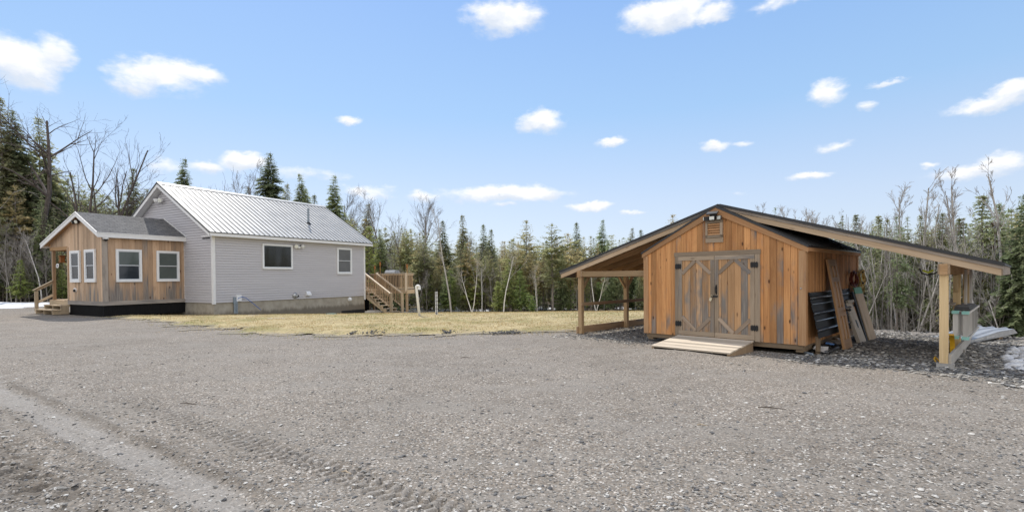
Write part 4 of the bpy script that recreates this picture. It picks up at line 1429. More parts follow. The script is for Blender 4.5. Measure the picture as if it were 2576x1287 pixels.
for (y0, y1) in ((-.022, .10), (W_ - .10, W_ + .022)):
    b = MB(); b.box((-.026, y0, ZSB - .005), (-.008, y1, 2.0)); b.build('corner_board', M['shed_post'], shed)
b = MB(); b.box((-.008, -.024, ZSB), (.09, -.009, 2.0)); b.build('corner_board', M['shed_trim'], shed)
b = MB(); b.box((D_ - .09, -.024, ZSB), (D_ + .02, -.009, 2.02)); b.build('corner_board', M['shed_trim'], shed)
b = MB()
for sg in (-1, 1):
    se = W_ / 2 + sg * (W_ / 2 + .062)
    ze = shed_roof(se) - .032
    b.prism([(-.034, se, ze), (-.034, W_ / 2, ZR - .032), (-.034, W_ / 2, ZR - .185), (-.034, se, ze - .10)], (.022, 0, 0), uvs=[(1.9, .0), (0, 0), (0, .15), (1.9, .12)])
b.build('rake_board', M['shed_trim'], shed)
b = MB(); b.box((-.012, -.068, 1.985), (D_ + .03, -.05, 2.06)); b.box((-.012, W_ + .05, 1.985), (D_ + .03, W_ + .068, 2.06)); b.build('eave_board', M['shed_trim'], shed)
b = MB()
for sg in (-1, 1):
    se = W_ / 2 + sg * (W_ / 2 + .075)
    b.prism([(-.045, se, shed_roof(se)), (-.045, W_ / 2, ZR), (-.045, W_ / 2, ZR - .03), (-.045, se, shed_roof(se) - .03)], (D_ + .09, 0, 0))
    b.prism([(-.05, se, shed_roof(se) + .006), (-.05, W_ / 2, ZR + .006), (-.05, W_ / 2, ZR - .036), (-.05, se, shed_roof(se) - .036)], (.01, 0, 0))
    for i in range(16):
        x = .1 + i * .28
        b.beam((x, se, shed_roof(se) + .006), (x, W_ / 2, ZR + .006), .03, .02, (0, -sg * SSL, 1))
b.build('roof', M['black_metal'], shed)
b = MB(); b.box((.05, .05, .05), (D_ - .05, .17, .19)); b.box((.05, W_ - .17, .05), (D_ - .05, W_ - .05, .19)); b.box((.02, .03, .10), (.06, W_ - .03, .192))
b.build('sill', M['skid'], shed)

# double doors
DA, DB, DT, DL = .803, 2.639, 2.06, .213
b = MB()
b.box((-.034, DA - .01, 1.965), (-.010, DB + .015, DT)); b.box((-.032, DA, ZSB), (-.010, DA + .10, 1.964)); b.box((-.032, DB - .085, ZSB), (-.010, DB, 1.964))
b.build('door_frame', M['door_frame'], shed)
MID = 1.73
for (a, c, hinge) in ((MID + .004, DB - .088, 1), (DA + .103, MID - .004, -1)):
    d = thing('door', None, None)
    d.parent = shed
    d['label'] = 'left leaf of the grey double door' if hinge > 0 else 'right leaf of the grey double door with handle'
    p = MB()
    k = 6
    for i in range(k):
        p.box((-.022 - random.random() * .003, a + (c - a) * i / k + .003, .235), (-.010, a + (c - a) * (i + 1) / k - .003, 1.96))
    p.build('door_board', M['door_board'], d)
    f = MB()
    f.box((-.040, a, .225), (-.0255, a + .085, 1.955)); f.box((-.040, c - .085, .225), (-.0255, c, 1.955))
    f.box((-.043, a, 1.875), (-.0258, c, 1.962)); f.box((-.043, a, .222), (-.0258, c, .32))
    f.build('stile', M['door_frame'], d)
    m_ = (a + c) / 2
    for (z0, z1) in ((1.585, 1.868), (.63, .33)):
        for (e, mm) in ((a + .085, m_ - .02), (c - .085, m_ + .02)):
            g_ = MB()
            g_.beam((-.033, e, z0), (-.033, mm, z1), .015, .075, (0, 1, 0) if False else (0, (z1 - z0), -(mm - e)))
            g_.build('brace', M['brace_wood'], d)
    for z in ((1.75, .47)):
        h = MB()
        e = c if hinge > 0 else a
        h.box((-.050, e - .07, z - .045), (-.044, e + .075, z + .045)); h.box((-.056, e - .012, z - .06), (-.044, e + .012, z + .06)); h.box((-.052, e - .055, z - .06), (-.044, e - .035, z + .06)); h.box((-.052, e + .035, z - .06), (-.044, e + .055, z + .06))
        h.build('hinge', M['black_iron'], d)
    if hinge < 0:
        h = MB(); h.tube([(-.05, c - .04, 1.32), (-.085, c - .04, 1.29), (-.085, c - .04, 1.19), (-.05, c - .04, 1.16)], .012, 8); h.box((-.046, c - .055, 1.14), (-.041, c - .025, 1.34)); h.build('handle', M['black_iron'], d)
        h = MB(); h.box((-.058, c - .07, 1.075), (-.044, c + .06, 1.115)); h.build('hasp', M['black_iron'], d)
        h = MB()
        h.tube([(-.065, c + .035, 1.09), (-.075, c + .035, 1.12), (-.075, c + .06, 1.125), (-.068, c + .07, 1.07)], .007, 6)
        h.obox((-.068, c + .075, 1.03), ((1, 0, 0), (0, .94, .34), (0, -.34, .94)), (.012, .026, .036)); h.build('padlock', M['padlock'], d)

# gable vent with solar lamp
v_ = MB()
for (y0, y1, z0, z1) in ((1.55, 1.915, 2.655, 2.715), (1.55, 1.60, 2.36, 2.655), (1.87, 1.915, 2.36, 2.655), (1.55, 1.915, 2.345, 2.40)):
    v_.box((-.062, y0, z0), (-.006, y1, z1))
v_.box((-.04, 1.545, 2.245), (-.006, 1.92, 2.343))
vent = v_.build('gable_vent', M['door_frame'], shed)
for i in range(5):
    z = 2.415 + i * .052
    l = MB(); l.obox((-.03, 1.735, z + .01), ((0, 1, 0), (.62, 0, .78), (-.78, 0, .62)), (.134, .026, .005)); l.build('louvre', M['shed_trim'], vent)
b = MB(); b.box((-.012, 1.60, 2.40), (-.008, 1.87, 2.655)); b.build('backing', M['dark'], vent)
b = MB()
b.obox((-.13, 1.73, 2.865), ((0, 1, 0), (.85, 0, .52), (-.52, 0, .85)), (.115, .055, .012)); b.obox((-.07, 1.73, 2.80), ((0, 1, 0), (1, 0, 0), (0, 0, 1)), (.06, .05, .05))
lamp = b.build('solar_lamp', M['dark'], shed)
for (y, ry) in ((1.87, .5), (1.735, 0), (1.60, -.5)):
    h = MB(); c_, s_ = math.cos(ry), math.sin(ry)
    h.obox((-.125 + abs(ry) * .05, y, 2.755), ((-s_ * 1, c_, 0), (c_, s_, 0), (0, 0, 1)), (.058, .02, .042)); ho = h.build('lamp_head', M['dark'], lamp)
    h = MB(); h.obox((-.147 + abs(ry) * .05 , y + .01 * (ry > 0) * 1, 2.755), ((-s_, c_, 0), (c_, s_, 0), (0, 0, 1)), (.05, .004, .035)); h.build('lens', M['lens'], ho)
b = MB(); b.blob((-.03, .06, 1.28), (.012, .02, .015), 1, 0); b.build('hook', M['galv'], shed)

# ramp
rp = thing('ramp', 'pale plank ramp on the gravel in front of the shed doors', 'ramp', (SX, SY, 0), SR)
b2 = MB()
for i in range(9):
    a0 = -.052 - i * .132
    za = .212 - i * .0125
    zb_ = za - .0122
    c = Vector((a0 - .064, 1.735, (za + zb_) / 2 - .014))
    d_ = Vector((-.128, 0, zb_ - za)); L = d_.length; d_.normalize()
    b2.obox(c, ((0, 1, 0), d_, d_.cross(Vector((0, 1, 0)))), (.815, L / 2, .014))
b2.build('ramp_board', M['ramp'], rp)
for y in (.93, 2.50):
    b = MB(); b.prism([(-.055, y, .182), (-1.225, y, .070), (-1.225, y, .0), (-.055, y, .0)], (0, .045, 0)); b.build('ramp_side', M['skid'], rp)
# ================================================================== the open shelter roof that bridges the shed
shel = thing('shelter', 'open sided black roofed lean-to shelter spanning over the shed on wooden posts', 'shelter', (SX, SY, 0), SR)
C2, HH, ZPE, ZPR = W_ / 2, 4.425, 1.678, 3.055
PSL = (ZPR - ZPE) / HH
TP, TE = .118, 4.62
def srf(s):
    return ZPR - PSL * abs(s - C2)

def strip(mb, s0, s1, t0, t1, up0, up1, tone=None):
    """slab that follows the roof pitch between s0 and s1"""
    mb.prism([(t0, s0, srf(s0) - up0), (t0, s1, srf(s1) - up0), (t0, s1, srf(s1) - up1), (t0, s0, srf(s0) - up1)], (t1 - t0, 0, 0), tone,
             uvs=[(s0, 0), (s1, 0), (s1, abs(up1 - up0)), (s0, abs(up1 - up0))])

b = MB()
for sg in (-1, 1):
    se = C2 + sg * (HH + .02)
    strip(b, se, C2, TP - .02, TE, -.012, .012)
    strip(b, se, C2, TP - .028, TP - .006, -.020, .026)
    for i in range(17):
        t = TP + .1 + i * .28
        b.beam((t, se, srf(se) + .02), (t, C2, ZPR + .02), .03, .022, (0, -sg * PSL, 1))
b.build('roof', M['black_metal'], shel)
for sg in (-1, 1):
    se = C2 + sg * HH
    b = MB(); strip(b, se, C2, TP - .012, TP + .016, .026, .078); b.build('fly_board', M['shelter_fly'], shel)
    b = MB(); strip(b, C2 + sg * (HH - .02), C2, TP + .004, TP + .040, .079, .185); b.build('rake_board', M['shelter_rake'], shel)
    b = MB(); b.box((TP + .041, se - sg * .03, srf(se) - .17), (TE, se, srf(se) - .014)); b.build('eave_board', M['shelter_fly'], shel)
    for i in range(6):
        t = .75 + i * .72
        b = MB(); strip(b, C2 + sg * (HH - .05), C2 + sg * .05, t, t + .04, .05, .185); b.build('rafter', M['rafter'], shel)
    b = MB()
    for i in range(12):
        s0 = C2 + sg * (HH - .06 - i * .36); s1 = C2 + sg * max(.02, HH - .06 - i * .36 - .345)
        strip(b, s0, s1, TP + .05, TE - .01, .014, .035)
    b.build('roof_deck', M['rafter'], shel)
SL, SRt = C2 + 3.727, C2 - 3.727                    # post lines left and right
for sg, sp in ((1, SL), (-1, SRt)):
    mt = M['shelter_post'] if sg > 0 else M['treated']
    b = MB(); b.box((.04, sp - .05, 1.52), (TE - .1, sp + .05, 1.70)); b.build('eave_beam', M['rafter'], shel)
    b = MB(); b.box((.10, min(sp + .06 * -sg, C2 + sg * 1.75), 1.535), (.19, max(sp - .06 * sg, C2 + sg * 1.75), 1.675))
    if sg > 0: b.build('tie_beam', M['shelter_post'], shel)
    for i, t in enumerate((.145, 2.33, 4.45)):
        zt = 1.518
        b = MB()
        hw = .055
        b.box((t - hw, sp - hw, -.02 if sg > 0 else .075), (t + hw, sp + hw, zt)); b.build('post', mt, shel)
        if sg < 0:
            b = MB(); b.box((t - .09, sp - .13, -.03), (t + .09, sp + .09, .073)); b.build('footing_block', M['block'], shel)
        if i != 0 or sg > 0:
            for q in (-1, 1):
                if i == 0 and q < 0: continue
                b = MB(); b.beam((t + q * .05, sp, 1.20), (t + q * .36, sp, 1.53), .05, .075, (0, 1, 0) if False else (q, 0, -1)); b.build('knee_brace', mt, shel)
b = MB(); b.box((.06, SL - .075, 1.53), (.235, SL + .06, 1.69)); b.build('post_cap', M['shelter_rake'], shel)
b = MB(); b.box((.06, SRt - .075, 1.53), (.235, SRt + .075, 1.70)); b.build('post_cap', M['shelter_rake'], shel)
b = MB(); b.box((.06, SL - .10, .765), (4.5, SL - .06, .85)); b.build('side_rail', M['rail'], shel)
b = MB(); b.box((.05, SL + .058, .02), (4.5, SL + .095, .205)); b.build('base_board', M['rail'], shel)
b = MB(); b.box((.12, SRt - .095, .03), (4.55, SRt - .058, .22)); b.build('base_board', M['greywood'], shel)
for (t, zt) in ((2.45, .9), (3.72, .9)):
    b = MB(); b.box((t, SRt - .135, .25), (t + .10, SRt - .098, 1.62)); b.build('upright_board', M['greywood'], shel)

# ================================================================== things leaning on and lying by the shed
def in_shed(name, label, cat, group=None, t=0.0, s=0.0, z=0.0, rz=0.0):
    x, y, _ = s2w(t, s)
    return thing(name, label, cat, (x, y, z), SR + rz, group)


def lean_mat(foot0, foot1, top0):
    """axes of a flat thing from two foot corners and the top corner over foot0"""
    o, a, c = Vector(foot0), Vector(foot1), Vector(top0)
    ax = (a - o); wd = ax.length; ax.normalize()
    up = (c - o); up -= ax * up.dot(ax); h = up.length; up.normalize()
    return o, ax, up, ax.cross(up), wd, h


# brown panel door
g = in_shed('panel_door', 'brown six panel wooden door leaning against the shed side', 'door')
o_, ax, up, nr, wd, h = lean_mat((1.27, -.34, .0), (1.86, -.36, .0), (1.13, -.03, 1.83))
h = 1.88
def pb(mb, a0, a1, z0, z1, d0, d1, tone=None):
    mb.obox(o_ + ax * (a0 + a1) / 2 + up * (z0 + z1) / 2 + nr * (d0 + d1) / 2, (ax, up, nr), ((a1 - a0) / 2, (z1 - z0) / 2, (d1 - d0) / 2), tone)
b = MB()
st = .12 * wd / .6
rows = ((0, .20), (.68, .86), (1.40, 1.50), (1.74, h))
for (z0, z1) in rows: pb(b, st, wd - st, z0, z1, 0, .035, .3)
pb(b, 0, st, 0, h, 0, .035, .5); pb(b, wd - st, wd, 0, h, 0, .035, .5)
for i in range(3): pb(b, wd / 2 - .035, wd / 2 + .035, rows[i][1], rows[i + 1][0], 0, .0348, .4)
b.build('door_leaf', M['door_panel'], g)
b = MB()
for i in range(3):
    for (a0, a1) in ((st, wd / 2 - .035), (wd / 2 + .035, wd - st)):
        pb(b, a0, a1, rows[i][1], rows[i + 1][0], .006, .014, .35)
        pb(b, a0 + .03, a1 - .03, rows[i][1] + .04, rows[i + 1][0] - .04, .0145, .024, .6)
b.build('door_panel', M['door_panel'], g)
b = MB(); c = o_ + ax * (wd + .01) + up * .78 + nr * .02
b.tube([c - nr * .05, c + nr * .07], .016, 8); b.blob(c + nr * .085, (.03, .03, .03), 2, 0); b.blob(c - nr * .065, (.03, .03, .03), 2, 0); b.obox(c + up * .03, (ax, up, nr), (.012, .09, .02)); b.build('handle', M['black_iron'], g)

# black ribbed roofing sheets
g = in_shed('roofing_sheet', 'glossy black ribbed roofing sheets standing against the shed side', 'metal sheet')
b = MB()
prof = []
zz = [0, .10, .12, .16, .18, .30, .315, .33, .345, .42, .44, .48, .50, .62, .635, .65, .665, .72, .74, .78, .80, .87]
off = [0, 0, .022, .018, 0, 0, .006, .006, 0, 0, .022, .018, 0, 0, .006, .006, 0, 0, .022, .018, 0, 0]
for za, oa in zip(zz, off):
    k = za / .87
    prof.append((-.20 + .165 * k - oa, .33 + .87 * k))
for (t0, t1, dy, dz) in ((.13, 2.95, 0, 0), (1.6, 3.42, .03, .012)):
    for i in range(len(prof) - 1):
        (ya, za), (yb, zb_) = prof[i], prof[i + 1]
        for rev in (0, 1):
            e = .003 * rev
            P = [(t0, ya + dy + e, za + dz), (t1, ya + dy + e, za + dz - .0), (t1 + .02, yb + dy + e, zb_ + dz), (t0 - .06 * (zb_ - .33), yb + dy + e, zb_ + dz)]
            b.poly(P if not rev else P[::-1])
b.build('sheet', M['black_sheet'], g)
for (za, wd) in ((.14, .016), (.46, .016), (.76, .016), (.322, .005), (.642, .005), (.86, .007)):
    b = MB(); k = za / .87
    y_, z_ = -.20 + .165 * k - .022, .33 + .87 * k
    b.obox((1.53, y_, z_), ((1, 0, 0), (0, .80, .60), (0, -.60, .80)), (1.41 + .03 * k, .010, wd)); b.build('sheet_rib', M['sheet_gloss'], g)
b = MB(); b.box((.3, -.17, .0), (.38, -.10, .35)); b.box((2.6, -.17, .0), (2.68, -.1, .35)); b.build('batten', M['skid'], g)

# leaning boards
g = in_shed('leaning_board', 'grey drawer-like board with a cut hole leaning beside the brown door', 'board', 'boards leaning on the shed side')
o_, ax, up, nr, wd, h = lean_mat((2.67, -.36, 0), (3.20, -.37, 0), (2.50, -.06, .92))
h = .98
b = MB(); pb(b, 0, wd, 0, h, 0, .02, .4); pb(b, 0, wd, h - .06, h, .0205, .07, .6); pb(b, 0, .03, 0, h - .06, -.05, -.001, .2)
b.build('panel', M['greyply'], g)
b = MB(); pb(b, wd * .45, wd * .60, .34, .52, .0205, .026); b.build('hole', M['dark'], g)
b = MB(); pb(b, wd * .52, wd * .66, .30, .34, .0205, .035); pb(b, wd * .60, wd * .66, .34, .46, .0205, .035); b.build('tape', M['paper'], g)
g = in_shed('leaning_board', 'tall tan plywood board with a green painted top leaning on the shed', 'board', 'boards leaning on the shed side')
o_, ax, up, nr, wd, h = lean_mat((3.36, -.40, 0), (3.86, -.45, 0), (3.22, -.05, 1.28))
h = 1.27
b = MB(); pb(b, 0, wd, 0, h - .16, 0, .018, .5); b.build('panel', M['ply'], g)
b = MB(); pb(b, 0, wd, h - .16, h, 0, .0185); b.build('painted_top', M['greenp'], g)
b = MB(); pb(b, -.09, .02, 0.0, h - .10, -.05, -.002); pb(b, .02, wd, 0, h * .9, -.03, -.006); b.build('dark_backing', M['dark'], g)

# coiled hoses on the wall
def coil(name, label, cat, t, s, z, rx, rz_, turns, rad, mt, seed):
    g = in_shed(name, label, cat, 'coils hanging on the shed side', t, s, z)
    rr = random.Random(seed)
    b = MB()
    for k in range(turns):
        dx_, dz_, dy = rr.uniform(-.025, .025), rr.uniform(-.03, .03), rr.uniform(-.06, .0)
        sx, sz = rx * rr.uniform(.86, 1.04), rz_ * rr.uniform(.88, 1.04)
        pts = [(sx * math.cos(a) + dx_, dy + .012 * math.sin(3 * a + k), sz * math.sin(a) + dz_) for a in np.linspace(0, 2 * math.pi, 25)]
        b.tube(pts, rad, 6, caps=False)
    b.build('coil', mt, g)
    b = MB(); b.box((-.02, -.08, rz_ - .05), (.02, .05, rz_ - .02)); b.build('hook', M['dark'], g)
    return g


coil('hose_coil', 'dark red air hose coiled on the shed side wall', 'hose', 3.42, -.08, 1.43, .28, .18, 7, .013, M['red_hose'], 1)
coil('cord_coil', 'yellow extension cord coiled near the back corner of the shed side', 'cord', 4.12, -.08, 1.42, .30, .20, 9, .011, M['yellow_cord'], 2)
coil('cord_coil', 'olive and grey cord bundle hanging below the yellow cord', 'cord', 4.05, -.10, 1.20, .24, .16, 7, .011, M['olive_cord'], 3)

# scraps at the foot of the shed
def scrap(name, label, cat, t, s, build, rz=0.0, z=.03):
    g = in_shed(name, label, cat, None, t, s, z, rz)
    build(g)
    return g


def sheet_pts(mb, w_, l_, amp, ph, th=.006):
    k = 6
    for i in range(k):
        for j in range(k):
            P = []
            for (di, dj) in ((0, 0), (1, 0), (1, 1), (0, 1)):
                x = -l_ / 2 + l_ * (i + di) / k; y = -w_ / 2 + w_ * (j + dj) / k
                P.append((x, y, amp * (math.sin(x * 9 + ph) * math.cos(y * 7 + ph * 2) + .8) + .02))
            mb.poly(P, None, .5); mb.poly([(p[0], p[1], p[2] - th) for p in P[::-1]], None, .5)


def mk(w_, l_, amp, ph, m_, nm='sheet'):
    def f(g):
        b = MB(); sheet_pts(b, w_, l_, amp, ph); b.build(nm, m_, g, smooth=True)
    return f


scrap('crumpled_sheet', 'crumpled white plastic sheet at the foot of the shed corner', 'plastic sheet', .62, -.10, mk(.26, .50, .05, .4, M['paper']), .3)
scrap('crumpled_sheet', 'flat grey scrap lying in front of the white plastic sheet', 'scrap', .42, -.20, mk(.16, .34, .03, 1.7, M['galv']), -.4)
scrap('blue_bag', 'blue plastic bag in the scrap pile by the shed', 'bag', 1.16, -.16, mk(.14, .46, .05, 2.6, M['bluebag']), .1, .07)
scrap('scrap_sheet', 'pale scrap board pushed under the brown door', 'scrap', 1.75, -.10, mk(.30, .7, .03, 3.3, M['greyply']), .2, .06)
scrap('scrap_sheet', 'white scrap behind the foot of the brown door', 'scrap', 2.25, -.12, mk(.24, .36, .06, 4.1, M['paper']), .7, .03)
def f(g):
    b = MB(); b.tube([(-.35, .0, .02), (-.1, -.06, .06), (.2, -.08, .05), (.42, .02, .1)], .03, 8); b.build('tube', M['dark'], g, smooth=True)
scrap('black_tube', 'bent black tube lying across the scraps by the shed', 'tube', .80, -.26, f, .1)
def f(g):
    b = MB(); b.box((-.16, -.12, 0), (.16, .12, .035)); b.build('lid', M['vinyl_frame'], g)
    b = MB(); b.box((-.17, -.13, .0352), (.17, .13, .05)); b.build('rim', M['dark'], g)
scrap('bucket_lid', 'white lid with a black rim among the scraps by the shed', 'lid', .80, -.05, f, .4, .09)
def f(g):
    b = MB(); b.tube([(-.14, 0, .03), (.12, 0, .03)], .022, 8); b.build('pipe', M['grey_pvc'], g)
scrap('pipe_offcut', 'short grey pipe offcut at the shed corner', 'pipe', .10, -.03, f, .8, .01)

# railing panels and mats on the right hand posts
RP = SRt - .15
for (i, s, lab) in ((0, SRt - .02, 'inner grey baluster railing panel with mint ends stored on the posts'), (1, SRt - .16, 'outer grey baluster railing panel with mint ends stored on the posts')):
    g = in_shed('railing_panel', lab, 'railing', 'grey railing panels stored under the lean-to', 1.02 - .1 * i, s - .055, 0)
    b = MB(); b.box((0, -.045, .84), (2.75, .045, .875)); b.box((0, -.045, .40), (2.75, .045, .435)); b.build('rail', M['greywood'], g)
    b = MB(); b.box((0.02, -.035, .4352), (.06, .035, .8398)); b.build('end_board', M['greywood'], g)
    for k in range(11):
        b = MB(); x = .22 + k * .235; b.box((x, -.02, .4352), (x + .055, .02, .8398)); b.build('baluster', M['greywood'], g)
    for z in (.858, .418):
        b = MB(); b.box((-.012, -.05, z - .022), (-.0005, .05, z + .022)); b.box((-.012, -.05, z + .0222), (.16, .05, z + .028)); b.build('painted_end', M['mint'], g)
g = in_shed('shingle_bundle', 'grey rubber mats stacked on top of the railing panels', 'mats', None, 1.35, SRt - .14, .9)
for i in range(4):
    b = MB(); b.box((.0 + i * .05, -.11 + .01 * i, -.018 + i * .016), (1.9 - .12 * i, .11, -.004 + i * .016)); b.build('mat', M['rubber'] if i % 2 else M['dark'], g)
g = in_shed('bent_board', 'pale bent strip of wood lying behind the grey mats', 'board', None, 2.0, SRt + .06, .92)
b = MB()
for i in range(6): b.beam((i * .28, 0, .02 + .10 * math.sin(i / 5 * 1.6)), ((i + 1) * .28, 0, .02 + .10 * math.sin((i + 1) / 5 * 1.6)), .10, .02)
b.build('strip', M['ramp'], g)
g = in_shed('plastic_scoop', 'curved yellow plastic scoop standing behind the front post', 'scoop', None, .95, SRt - .03, .0)
b = MB()
for i in range(8):
    a0, a1 = i / 8 * 1.5, (i + 1) / 8 * 1.5
    b.beam((.28 * math.cos(a0) - .1, 0, .12 + .36 * math.sin(a0)), (.28 * math.cos(a1) - .1, 0, .12 + .36 * math.sin(a1)), .07, .03)
b.build('scoop', M['yellow'], g)
b = MB(); b.tube([(.18, 0, .12), (.05, .0, .02), (-.2, .05, .02)], .02, 6); b.build('handle', M['yellow'], g)
g = in_shed('yellow_strap', 'small yellow strap end on the stones left of the front post', 'strap', None, .60, SRt + .14, .0)
b = MB(); b.tube([(-.06, 0, .02), (-.02, .03, .08), (.02, .02, .10), (.05, -.03, .03)], .012, 6); b.build('strap', M['yellow'], g)
g = in_shed('ratchet_strap', 'lime and black strap looped under the shelter roof by the front post', 'strap', None, .55, SRt + .20, 1.50)
b = MB(); b.tube([(-.05, .16, .13), (-.03, .13, .05), (.0, .06, .02), (.02, -.03, .04), (.05, -.12, .10)], .013, 6); b.build('webbing', M['dark'], g)
b = MB(); b.tube([(-.03, .12, .10), (0, .05, .06), (.02, -.02, .10)], .018, 6); b.build('strap', M['lime'], g)

# folded aluminium on the right
g = thing('metal_panel', 'long bent aluminium panel resting on blocks right of the lean-to', 'metal panel', (9.72, 11.0, 0), R(25))
b = MB()
b.prism([(0, 0, .0), (0, 0, .05), (1.55, 0, .20), (2.25, 0, .22), (2.42, 0, .12), (1.6, 0, .07)], (0, .03, 0)); b.build('side_channel', M['galv'], g)
b = MB()
for x in (.5, 1.0): b.prism([(x, -.004, .045 + x * .045), (x + .35, -.004, .062 + x * .045), (x + .35, -.004, .075 + x * .045), (x, -.004, .058 + x * .045)], (0, .003, 0))
b.build('slot', M['paper'], g)
b = MB()
pr = [(0, 0), (.10, .0), (.13, .03), (.17, .03), (.20, 0), (.34, .0), (.37, .03), (.41, .03), (.44, 0), (.58, 0), (.61, .03), (.65, .03), (.68, 0), (.78, -.02)]
for (y0, e0), (y1, e1) in zip(pr[:-1], pr[1:]):
    for (x0, z0, x1, z1) in ((.45, .085, 1.55, .205), (1.55, .205, 2.25, .225), (2.25, .225, 2.42, .125)):
        b.poly([(x0, y0 + .0, z0 + e0), (x1, y0, z1 + e0), (x1, y1, z1 + e1), (x0, y1, z0 + e1)])
b.build('ribbed_panel', M['alum'], g)
for x in (.7, 1.7):
    b = MB(); b.box((x, .06, -.02), (x + .18, .7, .06 if x < 1 else .09)); b.build('support_block', M['skid'], g)
g = in_shed('pallet', 'low grey wooden pallet at the right edge of the stones', 'pallet', None, 4.1, -3.2, -.02, -.5)
for i in range(5):
    b = MB(); b.box((-.1, -.9 + i * .2, .12), (1.3, -.74 + i * .2, .15)); b.build('slat', M['greywood'], g)
for x in (-.08, .55, 1.2):
    b = MB(); b.box((x, -.9, .0), (x + .08, .06, .119)); b.build('bearer', M['greywood'], g)
g = in_shed('timber_stub', 'short brown timber stub behind the railing panels', 'timber', None, 5.4, -2.0, 0)
b = MB(); b.tube([(0, 0, 0), (0, 0, .26)], .07, 10); b.build('stub', M['shelter_trim'] if 'shelter_trim' in M else M['rafter'], g)

spots = []
for (t, s, r1_, r2_, h) in ((3.3, -2.86, .20, .12, .11), (2.75, -2.84, .17, .13, .09), (2.1, -2.86, .22, .12, .10), (1.55, -2.80, .18, .11, .08), (1.05, -2.86, .18, .10, .08), (.65, -2.84, .13, .09, .06), (2.0, -3.12, .24, .09, .05), (1.25, -3.10, .22, .08, .05), (3.1, -3.2, .2, .08, .05)):
    x, y, _ = s2w(t, s)
    for k in range(5):
        spots.append((x + random.uniform(-r1_, r1_) * .6, y + random.uniform(-r1_, r1_) * .6, r1_ * random.uniform(.35, .6), r2_ * random.uniform(.6, 1.0), h * random.uniform(.6, 1)))
snow_field('snow_patch', spots)

# a few sticks on the drive
for (x, y, L, a, lab, mt) in ((-1.33, 4.05, .17, -.35, 'short pale stick lying in the tyre print near the camera', 'stick'), (-4.05, 6.35, .42, -.25, 'thin dark twig lying across the tyre tracks', 'bark_bit'), (-.9, 9.8, .35, .1, 'dark stick lying on the gravel below the lawn edge', 'bark_bit'), (1.95, 5.25, .17, -.2, 'brown stick lying on the open gravel', 'stick'), (.1, 10.9, .22, .3, 'pale wood chip on the gravel toward the shed', 'stick'), (3.0, 5.9, .5, -.3, 'long thin grey twig lying on the gravel before the lean-to', 'bark_bit')):
    b = MB(); b.tube([(-L * .3, 0, .006), (-L * .1, .008, .014), (L * .08, -.006, .010), (L * .3, -.012, .005)], [.004, .006, .005, .003], 6)
    o = b.build('stick', M[mt]); o.location = (x, y, 0); o.rotation_euler = (0, 0, a); tag(o, lab, 'stick')

# ================================================================== trees
def tubes_np(segs, k=4):
    """segs: rows (p0, p1, r0, r1) -> quads"""
    S = np.array(segs, float)
    p, q, r0, r1 = S[:, :3], S[:, 3:6], S[:, 6], S[:, 7]
    d = q - p
    d /= np.linalg.norm(d, axis=1, keepdims=True) + 1e-9
    ref = np.where(np.abs(d[:, 2:3]) > .9, np.array([[1.0, 0, 0]]), np.array([[0, 0, 1.0]]))
    u = np.cross(d, ref); u /= np.linalg.norm(u, axis=1, keepdims=True)
    v = np.cross(d, u)
    a = np.arange(k) / k * 2 * np.pi
    off = u[:, None, :] * np.cos(a)[None, :, None] + v[:, None, :] * np.sin(a)[None, :, None]
    A = p[:, None] + off * r0[:, None, None]
    B = q[:, None] + off * r1[:, None, None]
    n_ = len(S)
    V = np.concatenate([A, B], 1).reshape(-1, 3)
    i = np.arange(k); j = (i + 1) % k
    F = np.stack([i, j, j + k, i + k], 1)[None] + (np.arange(n_) * 2 * k)[:, None, None]
    return V, F.reshape(-1, 4)


def crown_np(P, Dr, L, Wd, tn, g):
    """kite shaped sprays at P along Dr (unit), length L, half width Wd"""
    up = g.normal(0, .35, P.shape) + np.array([0, 0, 1.0])
    sd_ = np.cross(Dr, up); sd_ /= np.linalg.norm(sd_, axis=1, keepdims=True) + 1e-9
    m_ = P + Dr * (L * .5)[:, None]
    V = np.stack([P, m_ + sd_ * Wd[:, None], P + Dr * L[:, None] + np.array([0, 0, -1.0]) * (L * .12)[:, None], m_ - sd_ * Wd[:, None]], 1)
    return V.reshape(-1, 3), np.arange(len(P) * 4).reshape(-1, 4), tn


